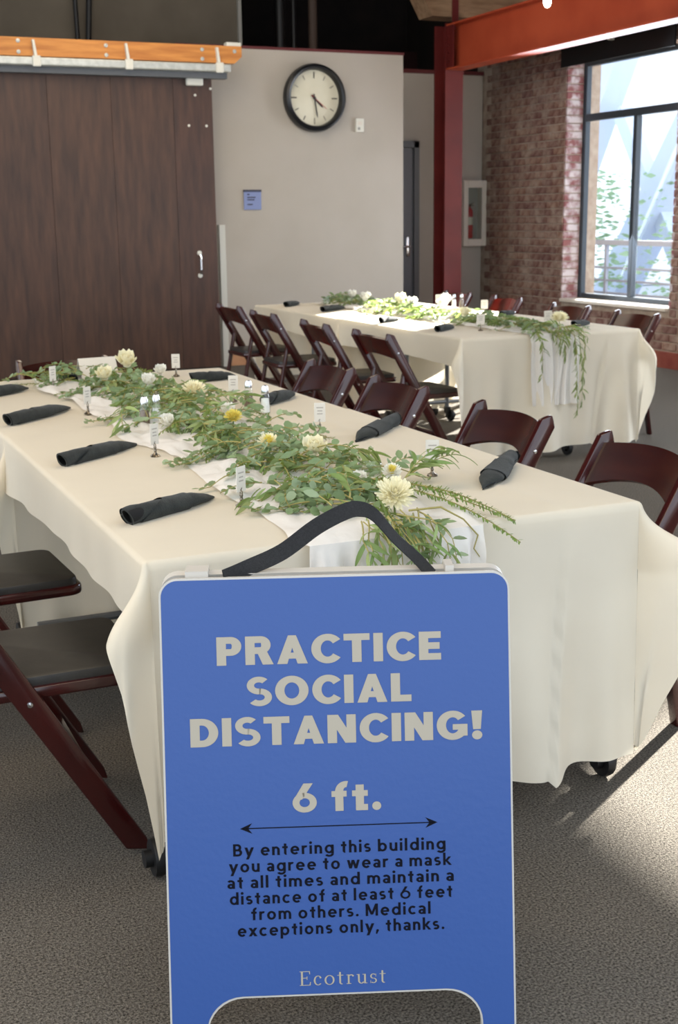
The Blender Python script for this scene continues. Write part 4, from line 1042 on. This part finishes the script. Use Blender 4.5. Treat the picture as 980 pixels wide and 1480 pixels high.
# --- lettering: own stroke-built alphabets, drawn into the plane of the face
class Pen:
    def __init__(s): s.polys = []
    def rect(s, x0, y0, x1, y1): s.polys.append([(x0, y0), (x1, y0), (x1, y1), (x0, y1)])
    def poly(s, *p): s.polys.append(list(p))
    def arc(s, cx, cy, rx, ry, a0, a1, T, Hh, n=18):
        for k in range(n):
            a, c_ = radians(a0+(a1-a0)*k/n), radians(a0+(a1-a0)*(k+1)/n)
            s.polys.append([(cx+rx*cos(a), cy+ry*sin(a)), (cx+rx*cos(c_), cy+ry*sin(c_)), (cx+(rx-T)*cos(c_), cy+(ry-Hh)*sin(c_)), (cx+(rx-T)*cos(a), cy+(ry-Hh)*sin(a))])
    def bowl(s, x0, x1, y0, y1, T, Hh, flip=False):
        ry = (y1-y0)/2; rx = min(ry, x1-x0); xm = x1-rx
        s.rect(x0, y0, xm, y0+Hh); s.rect(x0, y1-Hh, xm, y1); s.arc(xm, (y0+y1)/2, rx, ry, -90, 90, T, Hh)
    def st(s, x0, y0, x1, y1, T): s.poly((x0-T/2, y0), (x0+T/2, y0), (x1+T/2, y1), (x1-T/2, y1))
    def disc(s, cx, cy, r): s.polys.append([(cx+r*cos(k*pi/8), cy+r*sin(k*pi/8)) for k in range(16)])
def glyph(ch, T, Hh):
    p = Pen(); A = p
    X = .70
    if ch == 'S': Hh *= .86
    if ch == 'P': A.rect(0, 0, T, 1); A.bowl(T*.8, .76, .34, 1, T, Hh); w_ = .76
    elif ch == 'R': A.rect(0, 0, T, 1); A.bowl(T*.8, .78, .38, 1, T, Hh); A.poly((.34, .5), (.34+T*1.05, .5), (.86, 0), (.86-T*1.15, 0)); w_ = .85
    elif ch == 'A': A.poly((0, 0), (T*1.08, 0), (.47+T*.42, 1), (.47-T*.42, 1)); A.poly((.94, 0), (.94-T*1.08, 0), (.47-T*.42, 1), (.47+T*.42, 1)); A.rect(.24, .18, .70, .18+Hh*.9); w_ = .94
    elif ch == 'C': A.arc(.50, .5, .50, .52, 38, 322, T, Hh, 30); w_ = .88
    elif ch == 'G': A.arc(.50, .5, .50, .52, 38, 335, T, Hh, 30); A.rect(.50, .34, .96, .34+Hh*.85); A.rect(.96-T*.9, .12, .96, .50); w_ = .97
    elif ch == 'T': A.rect(0, 1-Hh, .80, 1); A.rect(.40-T/2, 0, .40+T/2, 1-Hh*.5); w_ = .80
    elif ch == 'I': A.rect(0, 0, T, 1); w_ = T
    elif ch == 'E':
        A.rect(0, 0, T, 1)
        for y in (0, .5-Hh/2, 1-Hh): A.rect(T*.5, y, .68 if y != .5-Hh/2 else .64, y+Hh)
        w_ = .68
    elif ch == 'L': A.rect(0, 0, T, 1); A.rect(T*.5, 0, .64, Hh); w_ = .63
    elif ch == 'O': A.arc(.52, .5, .52, .52, 0, 360, T, Hh, 36); w_ = 1.04
    elif ch == 'D': A.rect(0, 0, T, 1); A.bowl(T*.8, .86, 0, 1, T, Hh); w_ = .86
    elif ch == 'N': A.rect(0, 0, T, 1); A.rect(.88-T, 0, .88, 1); A.poly((0, 1), (T*1.15, 1), (.88, 0), (.88-T*1.15, 0)); w_ = .88
    elif ch == 'S':
        c_ = .5+Hh/2; A.arc(.37, (1.02+.5-Hh/2)/2, .37, (1.02-.5+Hh/2)/2, 42, 272, T*.78, Hh, 24)
        A.arc(.39, (-.02+c_)/2, .385, (c_+.02)/2, 92, -142, T*.78, Hh, 24); A.rect(.30, .5-Hh/2, .46, .5+Hh/2); w_ = .76
    elif ch == 'B': A.rect(0, 0, T, 1); A.bowl(T*.8, .62, .5-Hh/2, 1, T, Hh); A.bowl(T*.8, .68, 0, .5+Hh/2, T, Hh); w_ = .68
    elif ch == 'M': A.rect(0, 0, T, 1); A.rect(.95-T, 0, .95, 1); A.poly((0, 1), (T*1.1, 1), (.475+T*.5, 0.1), (.475-T*.5, .1)); A.poly((.95, 1), (.95-T*1.1, 1), (.475-T*.5, .1), (.475+T*.5, .1)); w_ = .95
    elif ch == '!': A.poly((.05, .34), (T, .34), (T+.05, 1.0), (0, 1.0)); A.disc(.03+T/2, T*.46, T*.56); w_ = T+.05
    elif ch == '.': A.disc(T*.55, T*.52, T*.56); w_ = T*1.1
    elif ch == ',': A.disc(T*.55, T*.5, T*.54); A.poly((T*.05, T*.4), (T*1.1, T*.5), (T*.35, -T*1.0), (-T*.15, -T*.9)); w_ = T*1.1
    elif ch == '6': A.arc(.39, .33, .40, .345, 0, 360, T*.85, Hh*.8, 32); A.poly((.015, .42), (.36, 1.0), (.36+T*1.15, 1.0), (.05+T*.95, .44)); w_ = .78
    else:
        X = .70; r_ = X/2+.01
        def ring(cx): A.arc(cx, X/2, .34, r_, 0, 360, T, Hh, 26)
        if ch in 'bdpqg':
            ring(.35); w_ = .70
            if ch == 'b': A.rect(0, 0, T, 1.03)
            if ch == 'd': A.rect(.70-T, 0, .70, 1.03)
            if ch == 'p': A.rect(0, -.28, T, X)
            if ch == 'g': A.rect(.70-T, -.02, .70, X); A.arc(.35, -.03, .35, .27, 0, -155, T, Hh, 14)
        elif ch == 'o': ring(.35); w_ = .70
        elif ch == 'c': A.arc(.35, X/2, .34, r_, 45, 315, T, Hh, 22); w_ = .60
        elif ch == 'e': A.arc(.35, X/2, .34, r_, 0, 318, T, Hh, 24); A.rect(.05, X/2-Hh*.42, .67, X/2+Hh*.42); w_ = .68
        elif ch == 'a': A.arc(.27, X-.245, .30, .255, 0, 148, T, Hh, 14); A.rect(.57-T, 0, .57, X-.24); A.arc(.27, .205, .26, .215, 0, 360, T, Hh*.85, 22); w_ = .57
        elif ch in 'hnmur':
            if ch == 'u': A.rect(0, .28, T, X); A.rect(.60-T, 0, .60, X); A.arc(.30, .29, .30, .30, 180, 360, T, Hh, 14); w_ = .60
            else:
                A.rect(0, 0, T, 1.03 if ch == 'h' else X); w_ = .58
                if ch == 'r': A.arc(.30, X-.30, .30, .31, 62, 180, T, Hh, 10); w_ = .40
                else:
                    A.arc(.29, X-.29, .29, .30, 0, 180, T, Hh, 14); A.rect(.58-T, 0, .58, X-.29)
                    if ch == 'm': A.arc(.58-T+.29, X-.29, .29, .30, 0, 180, T, Hh, 14); A.rect(1.16-2*T, 0, 1.16-T, X-.29); w_ = 1.16-T
        elif ch == 'i': A.rect(0, 0, T, X); A.disc(T/2, .92, T*.60); w_ = T
        elif ch == 'l': A.rect(0, 0, T, 1.03); w_ = T
        elif ch in 'tf' and T > .22:
            if ch == 't': A.rect(.12, .0, .12+T, .90); A.rect(0, X-Hh*.85, .52, X); A.rect(.12, 0, .52, Hh*.9); w_ = .52
            else: A.rect(.12, 0, .12+T, .72); A.rect(0, X-Hh*.85, .50, X); A.arc(.12+.36, .68, .36, .36, 78, 180, T, Hh*.9, 10); w_ = .54
        elif ch == 't': A.rect(.13, .12, .13+T, .92); A.rect(0, X-Hh, .42, X); A.arc(.13+.17, .17, .17, .18, 180, 285, min(T, .16), min(Hh, .17), 8) if T < .2 else A.rect(.13, 0, .42, Hh*.95); A.rect(.13, .1, .13+T, .3); w_ = .42
        elif ch == 'f': A.rect(.12, 0, .12+T, .80); A.rect(0, X-Hh, .42, X); A.arc(.12+.26, .77, .26, .27, 80, 180, T, Hh, 8); w_ = .42
        elif ch == 's':
            c_ = X/2+Hh/2; A.arc(.25, (X+.01+X/2-Hh/2)/2, .245, (X+.01-X/2+Hh/2)/2, 35, 272, T*.9, Hh, 18); A.arc(.26, (c_-.01)/2, .255, (c_+.01)/2, 92, -145, T*.9, Hh, 18); A.rect(.20, X/2-Hh/2, .31, X/2+Hh/2); w_ = .51
        elif ch == 'k': A.rect(0, 0, T, 1.03); A.st(.55-T*.2, X, .18, X*.42, T*1.15); A.st(.22+T*.3, X*.5, .56, 0, T*1.15); w_ = .60
        elif ch == 'x': A.st(T*.5, 0, .55, X, T*1.2); A.st(.55, 0, T*.5, X, T*1.2); w_ = .62
        elif ch == 'y': A.st(T*.5, X, .32, 0.03, T*1.12); A.st(.60, X, .20, -.28, T*1.12); w_ = .66
        elif ch == 'w':
            for a, c_ in ((T*.5, .26), (.46, .26), (.46, .68), (.88, .68)): A.st(c_, 0, a, X, T*1.05)
            w_ = .95
        else: w_ = .4
    return p.polys, w_
def text_line(b, s, u0, u1, vb, cap, T, Hh, sp=.14, slant=0, h0=.0013, h1=.0018, serif=False):
    """writes s so that it spans u0..u1, baseline at v=vb, cap height cap"""
    x = 0; items = []; 
    for i, ch in enumerate(s):
        if ch == ' ': x += .36; continue
        pl, w_ = glyph(ch, T, Hh)
        if serif: pl, w_ = serif_glyph(ch)
        items.append((x, pl)); x += w_+sp
    k = (u1-u0)/(x-sp)
    for ox, pl in items:
        for j_, q in enumerate(pl):
            hh = h1+(j_ % 24)*1.2e-5; b.add([Pf(u0+(ox+a)*k, vb-c_*cap, hh) for a, c_ in q], [tuple(range(len(q)))])
def serif_glyph(ch):
    p = Pen(); t, hgt, X = .11, .045, .66
    def foot(x0, x1, y): p.rect(x0, y, x1, y+hgt)
    if ch == 'E': p.rect(.08, 0, .20, 1); foot(0, .66, 0); foot(0, .64, 1-hgt); foot(.15, .46, .5); p.poly((.58, 0), (.66, 0), (.69, .24), (.64, .24)); p.poly((.57, 1), (.64, 1), (.64, .78), (.60, .78)); p.rect(.43, .40, .47, .64); w_ = .69
    elif ch == 'c': p.arc(.27, X/2, .27, X/2+.01, 50, 318, t, .05, 22); p.disc(.42, X*.80, .06); w_ = .50
    elif ch == 'o': p.arc(.31, X/2, .31, X/2+.01, 0, 360, t, .05, 26); w_ = .62
    elif ch == 't': p.rect(.12, .10, .12+t, .86); foot(0, .38, X-.05); p.arc(.12+.15, .15, .15, .16, 180, 300, t, .06, 8); w_ = .40
    elif ch == 'r': p.rect(.08, 0, .08+t, X); foot(0, .30, 0); foot(0, .10, X-hgt); p.arc(.30, X-.20, .20, .21, 60, 170, .06, .07, 8); p.disc(.40, X-.09, .06); w_ = .46
    elif ch == 'u': p.rect(.08, .2, .08+t, X); foot(0, .1, X-hgt); p.rect(.46, 0, .46+t, X); foot(.36, .5, X-hgt); foot(.5, .66, 0); p.arc(.29, .22, .21, .23, 180, 330, t, .06, 12); w_ = .66
    elif ch == 's': p.arc(.20, X*.74, .19, X*.27, 40, 270, .09, .055, 16); p.arc(.22, X*.27, .20, X*.28, 90, -140, .09, .055, 16); p.rect(.34, X*.68, .375, X*.98); p.rect(.02, 0, .055, X*.30); w_ = .42
    return p.polys, w_
def wide(s_, *a):
    tx = MB(); text_line(tx, s_, *a); return tag(tx.build('title_lettering', 'sign_cream', bf, fix=False), 'cream line reading '+s_)
wide('PRACTICE', .0972, .4878, .1527, .0497, .29, .235, .115)
wide('SOCIAL', .148, .434, .2242, .0497, .29, .235, .115)
wide('DISTANCING!', .0482, .5582, .2940, .0497, .29, .235, .115)
wide('6 ft.', .2232, .3777, .4139, .0505, .27, .24, .14)
tx = MB()
lines = [('By entering this building', .1172, .4895, .4880), ('you agree to wear a mask', .1095, .4985, .5165), ('at all times and maintain a', .1055, .5030, .5450),
         ('distance of at least 6 feet', .1090, .5000, .5735), ('from others. Medical', .1460, .4610, .6020), ('exceptions only, thanks.', .1215, .4848, .6305)]
for s, a, c_, v in lines: text_line(tx, s, a, c_, v, .0215, .19, .165, .19)
tx.prism([(.135, .4388), (.471, .4388), (.471, .4406), (.135, .4406)], .0013, .0018, Pf)
for u, s_ in ((.1302, 1), (.4760, -1)): tx.prism([(u, .4397), (u+s_*.021, .4305), (u+s_*.014, .4397), (u+s_*.021, .4489)], .0013, .0018, Pf)
tag(tx.build('notice_lettering', 'sign_black', bf, fix=False), 'dark text and double-headed arrow')
tx = MB(); text_line(tx, 'Ecotrust', .2281, .3800, .7220, .0255, .1, .1, .17, serif=True)
tag(tx.build('maker_lettering', 'sign_cream', bf, fix=False), 'cream serif word')
